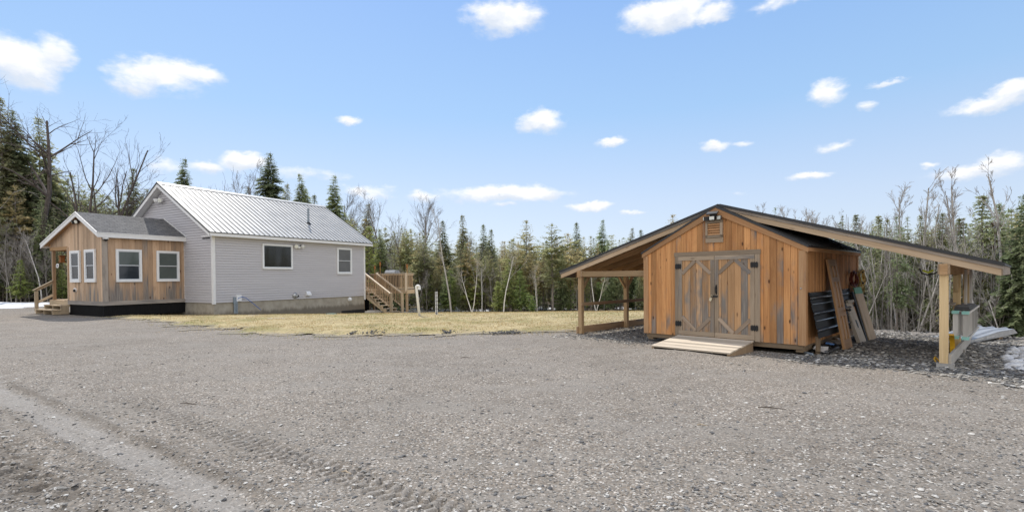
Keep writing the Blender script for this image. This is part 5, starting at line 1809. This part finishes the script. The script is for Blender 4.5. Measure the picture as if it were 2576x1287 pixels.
def conifer_mesh(h, seed, kind='spruce', dens=.9):
    g = np.random.default_rng(seed)
    segs = []
    x = y = 0.0
    zs = np.linspace(0, h, 9)
    r0 = .0085 * h + .018
    bend = g.normal(0, .012 * h, (9, 2)).cumsum(0) * (zs / h)[:, None] * .3
    for i in range(8):
        segs.append((bend[i, 0], bend[i, 1], zs[i], bend[i + 1, 0], bend[i + 1, 1], zs[i + 1], r0 * (1 - zs[i] / h) + .008, r0 * (1 - zs[i + 1] / h) + .008))
    base = {'spruce': g.uniform(.06, .2), 'fir': .12, 'cedar': g.uniform(.2, .34), 'tall': g.uniform(.28, .4)}[kind]
    rmax = {'spruce': g.uniform(.165, .21), 'fir': .27, 'cedar': g.uniform(.15, .21), 'tall': g.uniform(.13, .17)}[kind] * h
    step = {'spruce': .17, 'fir': .17, 'cedar': .18, 'tall': .21}[kind] * (h / 8) ** .4 / dens
    Ps, Ds, Ls, Ws, Ts = [], [], [], [], []
    z = base * h
    lop = g.uniform(0, 6.28); lk = g.uniform(.1, .3)
    while z < h * .985:
        f = (z - base * h) / (h * (1 - base))
        if kind == 'cedar':
            prof = (np.sin(np.pi * min(1, (f * .86 + .14))) ** .75) * (1 - f * .35) * g.uniform(.65, 1.15) + .05
        else:
            prof = (1 - f) ** .85 * min(1, .55 + f * 3) * g.uniform(.78, 1.12) + .055
        nb = int(g.integers(5, 7) + (3 if dens > 1 else 0)) if kind != 'fir' else int(g.integers(5, 7))
        a0 = g.uniform(0, 6.28)
        if g.uniform() < .06: nb = 2
        for b_ in range(nb):
            az_ = a0 + b_ / nb * 6.283 + g.normal(0, .2)
            L = rmax * prof * g.uniform(.65, 1.15) * (1 + lk * math.cos(az_ - lop))
            if g.uniform() < .05: L *= 1.25
            up0 = {'spruce': g.uniform(-.05, .3), 'fir': g.uniform(.1, .35), 'cedar': g.uniform(.1, .6), 'tall': g.uniform(-.25, .15)}[kind] * (.5 + f)
            dr = {'spruce': .32, 'fir': .18, 'cedar': .15, 'tall': .35}[kind]
            ns = max(3, int(L / ((.10 if dens > 1 else .15) if kind != 'fir' else .12)))
            k = np.linspace(.18, 1, ns)
            rr = L * k
            cx, cy = math.cos(az_), math.sin(az_)
            i_ = min(7, int(z / h * 8))
            P = np.stack([bend[i_, 0] + cx * rr, bend[i_, 1] + cy * rr, z + rr * up0 - dr * k ** 2 * L], 1)
            if L > .5 and g.uniform() < .6:
                segs.append((bend[i_, 0], bend[i_, 1], z, *P[-1], .012 + .004 * L, .004))
            for sg in (-1, 0, 1):
                an = az_ + sg * g.uniform(.55, 1.05, ns) + g.normal(0, .15, ns)
                dz_ = g.normal(-.10 if kind != 'cedar' else .35, .28, ns)
                Dv = np.stack([np.cos(an), np.sin(an), dz_], 1)
                Dv /= np.linalg.norm(Dv, axis=1, keepdims=True)
                ll = np.clip(L * .34 * (1.1 - .55 * k), .10, .42) * g.uniform(.7, 1.25, ns)
                Ps.append(P + g.normal(0, .02, P.shape)); Ds.append(Dv); Ls.append(ll)
                Ws.append(ll * g.uniform(.20, .36, ns))
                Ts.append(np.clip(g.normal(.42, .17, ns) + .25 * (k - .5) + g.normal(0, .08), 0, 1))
        z += step * g.uniform(.75, 1.25)
    # leader
    Ps.append(np.array([[bend[8, 0], bend[8, 1], h * .95]] * 6)); a = g.uniform(0, 6.28, 6)
    Dv = np.stack([np.cos(a) * .35, np.sin(a) * .35, np.ones(6)], 1); Ds.append(Dv / np.linalg.norm(Dv, axis=1, keepdims=True))
    Ls.append(np.full(6, h * .045)); Ws.append(np.full(6, .03)); Ts.append(np.full(6, .5))
    # dead lower twigs
    for _ in range(int(h * (3.5 if kind != 'tall' else 7))):
        z = g.uniform(.04, max(.12, base * 1.15)) * h; a = g.uniform(0, 6.28); L = g.uniform(.25, .8) * (rmax * .6 + .3)
        segs.append((0, 0, z, math.cos(a) * L, math.sin(a) * L, z + g.uniform(-.25, .2) * L, .010, .004))
    V, F, T = crown_np(np.concatenate(Ps), np.concatenate(Ds), np.concatenate(Ls), np.concatenate(Ws), np.concatenate(Ts), g)
    return (V, F, T), tubes_np(segs, 5)


def bare_segs(h, seed, spread=.5, stems=1, fork=.35, dens=1.0, lean=0.0, rk=.011, rf=1.0, reach=1.0):
    """leafless tree: list of tapering segments"""
    g = np.random.default_rng(seed)
    segs = []

    def grow(p, d, L, r, lev):
        n_ = 5 if lev == 0 else (4 if lev == 1 else 3)
        kids = []
        wob_ = [.05, .10, .14, .17][min(lev, 3)]
        for i in range(n_):
            d = d + g.normal(0, wob_, 3) + np.array([0, 0, .05 if lev else .03])
            d = d / np.linalg.norm(d)
            q = p + d * L / n_
            ra, rb = r * (1 - i / n_ * .75), r * (1 - (i + 1) / n_ * .75)
            segs.append((*p, *q, max(ra, .006), max(rb, .0045)))
            kids.append((q, d, (i + 1) / n_, rb))
            p = q
        if lev >= 3: return
        nk = {0: int(13 * dens), 1: int(6 * dens + .5), 2: int(4 * dens + .5)}[lev]
        for _ in range(nk):
            i = g.uniform(fork if lev == 0 else .2, 1.0)
            j = min(n_ - 1, int(i * n_))
            q, dd, fr, rr = kids[j]
            back = segs[-1]
            a = g.uniform(0, 6.28)
            ref = np.cross(dd, [0.3, 0.5, .81]); ref /= np.linalg.norm(ref); r2_ = np.cross(dd, ref)
            side = ref * math.cos(a) + r2_ * math.sin(a)
            ang = g.uniform(.35, .95) * spread / .5
            nd = dd * math.cos(ang) + side * math.sin(ang); nd[2] += .12
            nd /= np.linalg.norm(nd)
            q0 = q - dd * (g.uniform(0, 1) * L / n_)
            LL = L * {0: (.50 * reach * (1.2 - fr * .75)), 1: .50, 2: .45}[lev] * g.uniform(.6, 1.2)
            grow(q0, nd, LL, max(rr * g.uniform(.4, .62) * rf, .006), lev + 1)

    for s_ in range(stems):
        d = np.array([g.normal(0, .06) + lean + (.22 * math.cos(s_ * 2.4) if stems > 1 else 0), g.normal(0, .06) + (.22 * math.sin(s_ * 2.4) if stems > 1 else 0), 1.0])
        grow(np.array([.06 * s_, 0, -.1]), d / np.linalg.norm(d), h * (.93 if s_ == 0 else g.uniform(.7, .9)), rk * h + .015, 0)
    S = np.array(segs)
    zt = S[:, 5].max()
    S[:, [2, 5]] *= h / zt
    return S


class Kind:
    pass


def mesh_pair(name, trunk, crown, tm, cm):
    k = Kind()
    k.trunk = np_mesh(name + ' trunk', trunk[0], trunk[1], tm, link=False, smooth=True)
    k.crown = np_mesh(name + ' crown', crown[0], crown[1], cm, crown[2] if len(crown) > 2 else None, link=False) if crown else None
    return k


LIB = {}
RAW = {}
for nm, hs, kd, fm in (('spruce', (6.5, 7.5, 8.5, 10, 12, 14), 'spruce', 'spruce'), ('cedar', (6, 7, 8, 9, 7.5), 'cedar', 'cedar'), ('fir', (2.2, 3.0, 4.0), 'fir', 'fir'), ('tall_spruce', (9, 12, 15), 'tall', 'spruce')):
    LIB[nm] = []
    for i, h in enumerate(hs):
        cr, tr = conifer_mesh(h, 100 + 17 * i + len(nm), kd, 1.2 if kd == 'fir' else .9)
        RAW.setdefault(nm, []).append((h, cr))
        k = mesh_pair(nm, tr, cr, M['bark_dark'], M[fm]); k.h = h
        LIB[nm].append(k)
LIB['full_spruce'] = []
for i, h in enumerate((6, 8, 10, 12.5, 15)):
    cr, tr = conifer_mesh(h, 700 + i, 'spruce', 1.3)
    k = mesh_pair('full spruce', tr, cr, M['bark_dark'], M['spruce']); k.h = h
    LIB['full_spruce'].append(k)
LIB['rust'] = []
cr, tr = conifer_mesh(5, 991, 'spruce', .6)
k = mesh_pair('rust', tr, cr, M['twig'], M['rustfir']); k.h = 5; LIB['rust'].append(k)


def bare_kind(h, seed, bm, **kw):
    S = bare_segs(h, seed, **kw)
    big = S[:, 6] > .02
    big[:5] = True
    k = mesh_pair('bare', tubes_np(S[big], 6), tubes_np(S[~big], 3), M[bm], M[{'bark_old': 'twig_dark', 'bark_limb': 'twig_mid', 'bark_grey': 'twig_mid'}.get(bm, 'twig')])
    k.h = h
    return k


LIB['aspen'] = [bare_kind(10, 201, 'bark_limb', spread=.34, fork=.4, dens=1.25), bare_kind(9, 202, 'bark_limb', spread=.38, fork=.35, dens=1.25), bare_kind(11, 203, 'bark_limb', spread=.30, fork=.45, dens=1.3), bare_kind(9, 205, 'bark_limb', spread=.38, stems=2, fork=.4, dens=1.0)]
LIB['pale_aspen'] = [bare_kind(8, 241, 'bark_aspen', spread=.36, fork=.45, dens=.95, rk=.008, reach=.5), bare_kind(8, 242, 'bark_aspen', spread=.32, fork=.5, dens=1.0, rk=.008, lean=.05, reach=.55), bare_kind(8, 243, 'bark_aspen', spread=.42, fork=.4, dens=.9, rk=.008, lean=-.05, reach=.45)]
LIB['birch'] = [bare_kind(7, 211, 'bark_white', spread=.4, fork=.45, dens=.75, lean=.06, rk=.008), bare_kind(8, 212, 'bark_white', spread=.42, fork=.4, dens=.8, lean=-.10, rk=.008), bare_kind(6, 213, 'bark_white', spread=.38, stems=2, fork=.4, dens=.7, rk=.008)]
LIB['sapling'] = [bare_kind(4.5, 221, 'bark_aspen', spread=.36, fork=.3, dens=.8, rk=.006), bare_kind(5.5, 222, 'bark_aspen', spread=.34, fork=.25, dens=.9, lean=.10, rk=.006), bare_kind(5, 223, 'bark_grey', spread=.5, fork=.1, dens=1.1, rk=.006), bare_kind(4, 224, 'bark_aspen', spread=.45, fork=.2, dens=.9, lean=-.14, rk=.006)]
LIB['pole'] = [bare_kind(5.5, 251, 'bark_aspen', spread=.5, fork=.12, dens=.55, rk=.0050, reach=.42), bare_kind(5, 252, 'bark_grey', spread=.45, fork=.3, dens=.5, rk=.0052, reach=.5, lean=.03), bare_kind(6, 253, 'bark_grey', spread=.55, fork=.1, dens=.6, rk=.0048, reach=.38), bare_kind(5, 254, 'bark_aspen', spread=.4, fork=.3, dens=.45, rk=.0048, reach=.5, lean=-.2)]
HERO_BARE = {'A': bare_kind(17, 302, 'bark_old', spread=.62, fork=.5, dens=.9, lean=.02, rk=.014, rf=1.45), 'B': bare_kind(13, 305, 'bark_old', spread=.42, stems=3, fork=.35, dens=.8, rk=.010, rf=1.25),
             'C': bare_kind(11, 306, 'bark_old', spread=.55, stems=2, fork=.35, dens=.9, rk=.010, rf=1.3)}


def plant(kind, x, y, h, label, cat, group=None, name=None, rz=None, wide=1.0, base=None):
    k = kind
    z = g1(x, y) - .05
    t = thing(name, label, cat, (x, y, z), random.uniform(0, 6.28) if rz is None else rz, group)
    s_ = h / k.h
    t.scale = (s_ * wide, s_ * wide, s_)
    for part, me in (('trunk', k.trunk), ('crown', k.crown)):
        if me is None: continue
        o = bpy.data.objects.new(part, me)
        C.objects.link(o)
        o.parent = t
    return t


def ray_xy(px, depth):
    return (px - 1288) / 1284.6 * depth, depth


def top_h(px, depth, ty):
    x, y = ray_xy(px, depth)
    hor = 696 - .0087 * (px - 1288)
    return 1.55 + (hor - ty) / 1284.6 * depth - g1(x, y) + .05


def pick(nm, h):
    L = LIB[nm]
    L2 = sorted(L, key=lambda k: abs(k.h - h))[:3]
    return random.choice(L2)


def hero(nm, px, ty, depth, label, cat, name, kind=None, group=None, wide=1.0, rz=None):
    x, y = ray_xy(px, depth)
    h = top_h(px, depth, ty)
    return plant(kind or pick(nm, h), x, y, h, label, cat, group, name, rz, wide)


hero(None, 128, 208, 41, 'tall gnarled bare tree towering over the porch roof at far left', 'tree', 'bare_tree', HERO_BARE['A'], wide=1.1, rz=.4)
hero(None, 218, 300, 40, 'bare tree with several rising stems behind the porch', 'tree', 'bare_tree', HERO_BARE['B'], rz=1.0)
hero(None, 290, 372, 42, 'crooked bare tree between the porch ridge and the house gable', 'tree', 'bare_tree', HERO_BARE['C'], rz=2.0)
# leaning white birch with its own curved trunk
g_ = np.random.default_rng(5)
S = bare_segs(11.5, 402, spread=.5, fork=.62, dens=.45, rk=.009)
S[:, 0] += .012 * S[:, 2] ** 1.25 * 4 * .35; S[:, 3] += .012 * S[:, 5] ** 1.25 * 4 * .35
bgm = S[:, 6] > .018; bgm[:5] = True
kb = mesh_pair('leaning birch', tubes_np(S[bgm], 7), tubes_np(S[~bgm], 3), M['bark_white'], M['twig']); kb.h = 11.5
x, y = ray_xy(2, 31)
plant(kb, x, y, 10.2, 'white birch trunk leaning to the right at the left edge', 'tree', None, 'birch_tree', rz=.1)

for (px, ty, dp, lab) in ((8, 238, 42, 'tallest dark spruce at the far left edge of the woods'), (40, 272, 43, 'dark spruce just left of the tall gnarled bare tree'), (104, 288, 46, 'narrow spruce standing behind the tall gnarled bare tree'), (342, 418, 46, 'dark spruce left of the house gable peak'),
                         (471, 396, 50, 'lone pointed spruce above the left end of the white roof ridge'), (628, 468, 52, 'small thin spruce above the white roof beside the biggest spruce'), (681, 381, 46, 'biggest broad spruce rising behind the white roof'), (726, 458, 50, 'short spruce right of the biggest spruce behind the roof'),
                         (757, 434, 50, 'slender spruce above the right part of the white roof'), (773, 472, 49, 'small spruce close beside the slender spruce'), (792, 486, 54, 'thin spruce tip near the right end of the white roof'), (845, 438, 47, 'full spruce just past the right end of the white roof'), (930, 508, 48, 'narrow spruce right of the house among bare trees'),
                         (1165, 537, 46, 'tallest spruce tip in the woods right of the marker post'), (1114, 551, 46, 'pointed spruce behind the marker post'), (1216, 561, 45, 'pointed spruce in the middle of the woods behind the lawn'), (1236, 574, 44, 'dark spruce next to the pointed middle spruce'), (1518, 549, 47, 'spruce with a sharp tip above the left lean-to'),
                         (1450, 556, 46, 'slim spruce left of the left lean-to roof'), (1592, 570, 52, 'spruce tip showing above the left lean-to roof slope'), (1612, 575, 50, 'small spruce tip close to the left roof slope'), (2152, 537, 30, 'spruce above the right lean-to roof next to the shed'), (2209, 539, 29, 'dark conical spruce above the middle of the right lean-to roof'),
                         (2315, 534, 27, 'spruce behind the right lean-to among thin aspens'), (2372, 528, 25, 'bushy spruce above the right lean-to eave'), (2413, 544, 24, 'low spruce near the right lean-to eave end'), (2473, 486, 23, 'tall spruce right of the lean-to eave'), (2509, 504, 24, 'spruce between two pale aspens at the right'), (2580, 480, 20, 'green spruce cut by the right edge')):
    wide = {681: 1.25, 2473: 1.1}.get(px, 1.0)
    hero('full_spruce', px, ty, dp, lab, 'tree', 'spruce_tree', wide=wide * .9)
for (px, ty, dp, lab) in ((1323, 552, 42, 'broad olive cedar in the woods behind the young firs'), (1390, 560, 34.8, 'olive cedar with a clear grey trunk near the left lean-to'), (1430, 585, 41, 'olive cedar beside the cedar with the clear trunk'), (1695, 538, 60, 'cedar top peeping over the left roof slope of the shed'), (1290, 600, 40, 'olive cedar just behind the tallest young fir'), (1066, 590, 40, 'brownish cedar behind the marker post and bare trees')):
    hero('cedar', px, ty, dp, lab, 'tree', 'cedar_tree', wide=1.15)
for (px, ty, dp, lab) in ((1281, 652, 33.6, 'tallest bright young fir at the lawn edge'), (1308, 678, 33.0, 'bright young fir right of the tallest young fir'), (1252, 705, 33.4, 'short bright young fir left of the white birch'), (1338, 742, 33.8, 'small young fir right of the two bright firs')):
    hero('fir', px, ty, dp, lab, 'tree', 'young_fir')
hero('fir', 930, 568, 39, 'bright green fir touching the right corner of the house roof', 'tree', 'young_fir', LIB['fir'][2])
hero('rust', 2511, 551, 22.5, 'rust brown dying fir between pale trunks at the right', 'tree', 'dying_fir', LIB['rust'][0])
for (px, ty, dp, nm, lab) in ((571, 380, 50, 'aspen', 'tallest bare tree above the middle of the white roof'), (885, 468, 49, 'aspen', 'bare tree right behind the full spruce past the roof'), (972, 458, 46, 'aspen', 'tall bare tree with dense crown right of the house'), (1018, 500, 45, 'aspen', 'crooked bare tree above the deck railing'), (1090, 482, 46, 'aspen', 'wide crowned bare tree above the white gooseneck pipe'), (1135, 520, 35.5, 'pale_aspen', 'bare tree with a pale trunk right of the marker post'),
                              (2250, 460, 27, 'pale_aspen', 'leaning bare aspen above the right lean-to roof'), (2290, 440, 26, 'pale_aspen', 'straight tall bare aspen above the right lean-to roof'), (2340, 474, 25, 'pale_aspen', 'bare aspen with a forked pale trunk above the right roof'), (2426, 428, 22.5, 'pale_aspen', 'pale bare aspen rising behind the lean-to eave'), (2457, 444, 22, 'pale_aspen', 'second pale bare aspen just right of the eave tip'), (2527, 392, 20.5, 'pale_aspen', 'tallest bare aspen near the right edge'),
                              (1186, 640, 34.2, 'birch', 'slim white birch leaning right near the middle of the lawn edge'), (1212, 650, 34.6, 'birch', 'thin birch with a bent top beside the slim white birch'), (1266, 610, 32.4, 'birch', 'crooked white birch crossing the bright young firs'), (1500, 640, 34, 'birch', 'white birch stem seen through the left lean-to'), (1352, 660, 34, 'birch', 'white birch behind the small young fir')):
    hero(nm, px, ty, dp, lab, 'tree', 'birch_tree' if nm == 'birch' else 'bare_tree')


def fill(n_, p0, p1, d0, d1, top, jit, kinds, group, labels, seed, back=0.0):
    """scatter of look-alike forest trees; tops follow the skyline"""
    rr = random.Random(seed)
    for i in range(n_):
        px = p0 + (p1 - p0) * (i + rr.random()) / n_
        dp = d0(px) + back + d1 * rr.random() ** 1.3
        nm = rr.choices([k[0] for k in kinds], [k[1] for k in kinds])[0]
        ty = top(px) + rr.uniform(*jit)
        if nm in ('sapling', 'birch', 'pole'): ty += rr.uniform(15, 70)
        if nm == 'fir': ty = max(ty, 640) + rr.uniform(0, 70)
        x, y = ray_xy(px, dp)
        h = max(1.3, top_h(px, dp, ty))
        nmn = {'full_spruce': 'spruce_tree', 'pole': 'bare_sapling', 'spruce': 'spruce_tree', 'tall_spruce': 'spruce_tree', 'cedar': 'cedar_tree', 'fir': 'young_fir', 'aspen': 'bare_tree', 'pale_aspen': 'bare_tree', 'birch': 'birch_tree', 'sapling': 'bare_sapling'}[nm]
        plant(pick(nm, h), x, y, h, labels[nmn], 'tree', f'{nmn.replace("_", " ")}s {group}', nmn, wide=rr.uniform(.62, .98) if nm in ('spruce', 'full_spruce', 'tall_spruce', 'cedar') else rr.uniform(.85, 1.15))


def interp(tab):
    xs, ys = zip(*tab)
    return lambda p: float(np.interp(p, xs, ys))


sky_y = interp([(-200, 330), (0, 345), (60, 372), (120, 425), (250, 480), (340, 490), (480, 480), (700, 515), (850, 540), (960, 575), (1080, 590), (1200, 598), (1640, 604), (1900, 600), (2100, 585), (2200, 575), (2330, 560), (2420, 552), (2500, 530), (2576, 500), (2800, 480)])
front = interp([(-200, 37), (100, 39), (420, 45), (860, 46), (940, 41), (1000, 38), (1400, 36.5), (1650, 37), (1800, 36), (2050, 30), (2130, 23), (2300, 22), (2576, 19.5), (2800, 18)])


def labs(where):
    return {'spruce_tree': f'dark spruce in the woods {where}', 'cedar_tree': f'olive brown cedar in the woods {where}', 'young_fir': f'small green fir at the foot of the woods {where}', 'bare_tree': f'leafless grey tree in the woods {where}', 'birch_tree': f'thin white stemmed birch in the woods {where}', 'bare_sapling': f'thin leafless sapling in the woods {where}'}


fill(62, -130, 430, front, 14, sky_y, (-5, 120), (('spruce', 4.5), ('tall_spruce', 4), ('cedar', .8), ('aspen', 1.6), ('fir', .6)), 'left of the house', labs('left of the house'), 1, 2.5)
fill(50, -130, 330, front, 3, lambda p: 540, (-60, 90), (('spruce', 2.4), ('fir', 1.4), ('cedar', 1), ('pole', 2.5), ('sapling', 4.5), ('birch', .6)), 'left of the house', labs('left of the house'), 2)
fill(20, 330, 880, lambda p: 52, 12, sky_y, (-40, 10), (('aspen', 6), ('spruce', 1)), 'behind the house', labs('behind the house'), 3)
fill(44, 330, 880, lambda p: 56, 10, sky_y, (-5, 45), (('full_spruce', 2), ('spruce', 3), ('cedar', 1), ('aspen', 1)), 'behind the house', labs('behind the house'), 4)
fill(135, 850, 1900, front, 18, sky_y, (-14, 55), (('full_spruce', 1.6), ('spruce', 2.4), ('cedar', 5), ('aspen', 1.6)), 'behind the lawn', labs('behind the lawn'), 5)
fill(95, 880, 1680, front, 5, sky_y, (20, 120), (('cedar', 4.2), ('spruce', 1.0), ('pole', 3.4), ('sapling', 2.0), ('birch', 1.3)), 'behind the lawn', labs('behind the lawn'), 6)
fill(60, 900, 1680, front, 3, lambda p: 640, (0, 90), (('fir', 3), ('spruce', 2.5), ('sapling', 3)), 'behind the lawn', labs('behind the lawn'), 7)
fill(36, 1850, 2260, lambda p: 38, 18, lambda p: 525 + .06 * (p - 1850), (-25, 25), (('pale_aspen', 6), ('spruce', 1)), 'behind the shed', labs('behind the shed'), 8)
fill(96, 2060, 2720, front, 13, sky_y, (-8, 70), (('spruce', 3), ('tall_spruce', 5), ('cedar', 1.6), ('pale_aspen', 1.6)), 'behind the right lean-to', labs('behind the right lean-to'), 9, 4.0)
fill(190, 2090, 2720, front, 4.5, lambda p: 560, (-40, 110), (('pole', 14), ('birch', 1.6), ('tall_spruce', 1.6)), 'behind the right lean-to', labs('behind the right lean-to'), 10)

# far wood behind them all: reads as one mass
Vs, Fs, Ts = [], [], []
off = 0
gf = np.random.default_rng(77)
for i in range(210):
    px = -300 + 3300 * (i + gf.uniform()) / 210
    dp = gf.uniform(60, 78) if px < 2050 else gf.uniform(40, 55)
    h, (V, F, T) = RAW['spruce' if gf.uniform() < .6 else 'cedar'][int(gf.integers(0, 5))]
    x, y = ray_xy(px, dp)
    hh = top_h(px, dp, sky_y(px) + gf.uniform(-16, 22))
    sel = gf.uniform(0, 1, len(F)) < .75
    q = F[sel]
    a = gf.uniform(0, 6.28); s_ = hh / h * gf.uniform(1.1, 1.5)
    P = V[q.ravel()].copy()
    P = np.stack([(P[:, 0] * math.cos(a) - P[:, 1] * math.sin(a)) * s_ + x, (P[:, 0] * math.sin(a) + P[:, 1] * math.cos(a)) * s_ + y, P[:, 2] * hh / h + g1(x, y)], 1)
    Vs.append(P); Fs.append(np.arange(len(P)).reshape(-1, 4) + off); Ts.append(T[sel]); off += len(P)
tag(np_mesh('far_forest', np.concatenate(Vs), np.concatenate(Fs), M['spruce'], np.concatenate(Ts)), 'far dense conifer wood filling the gaps behind the nearer trees', 'forest', kind='stuff')
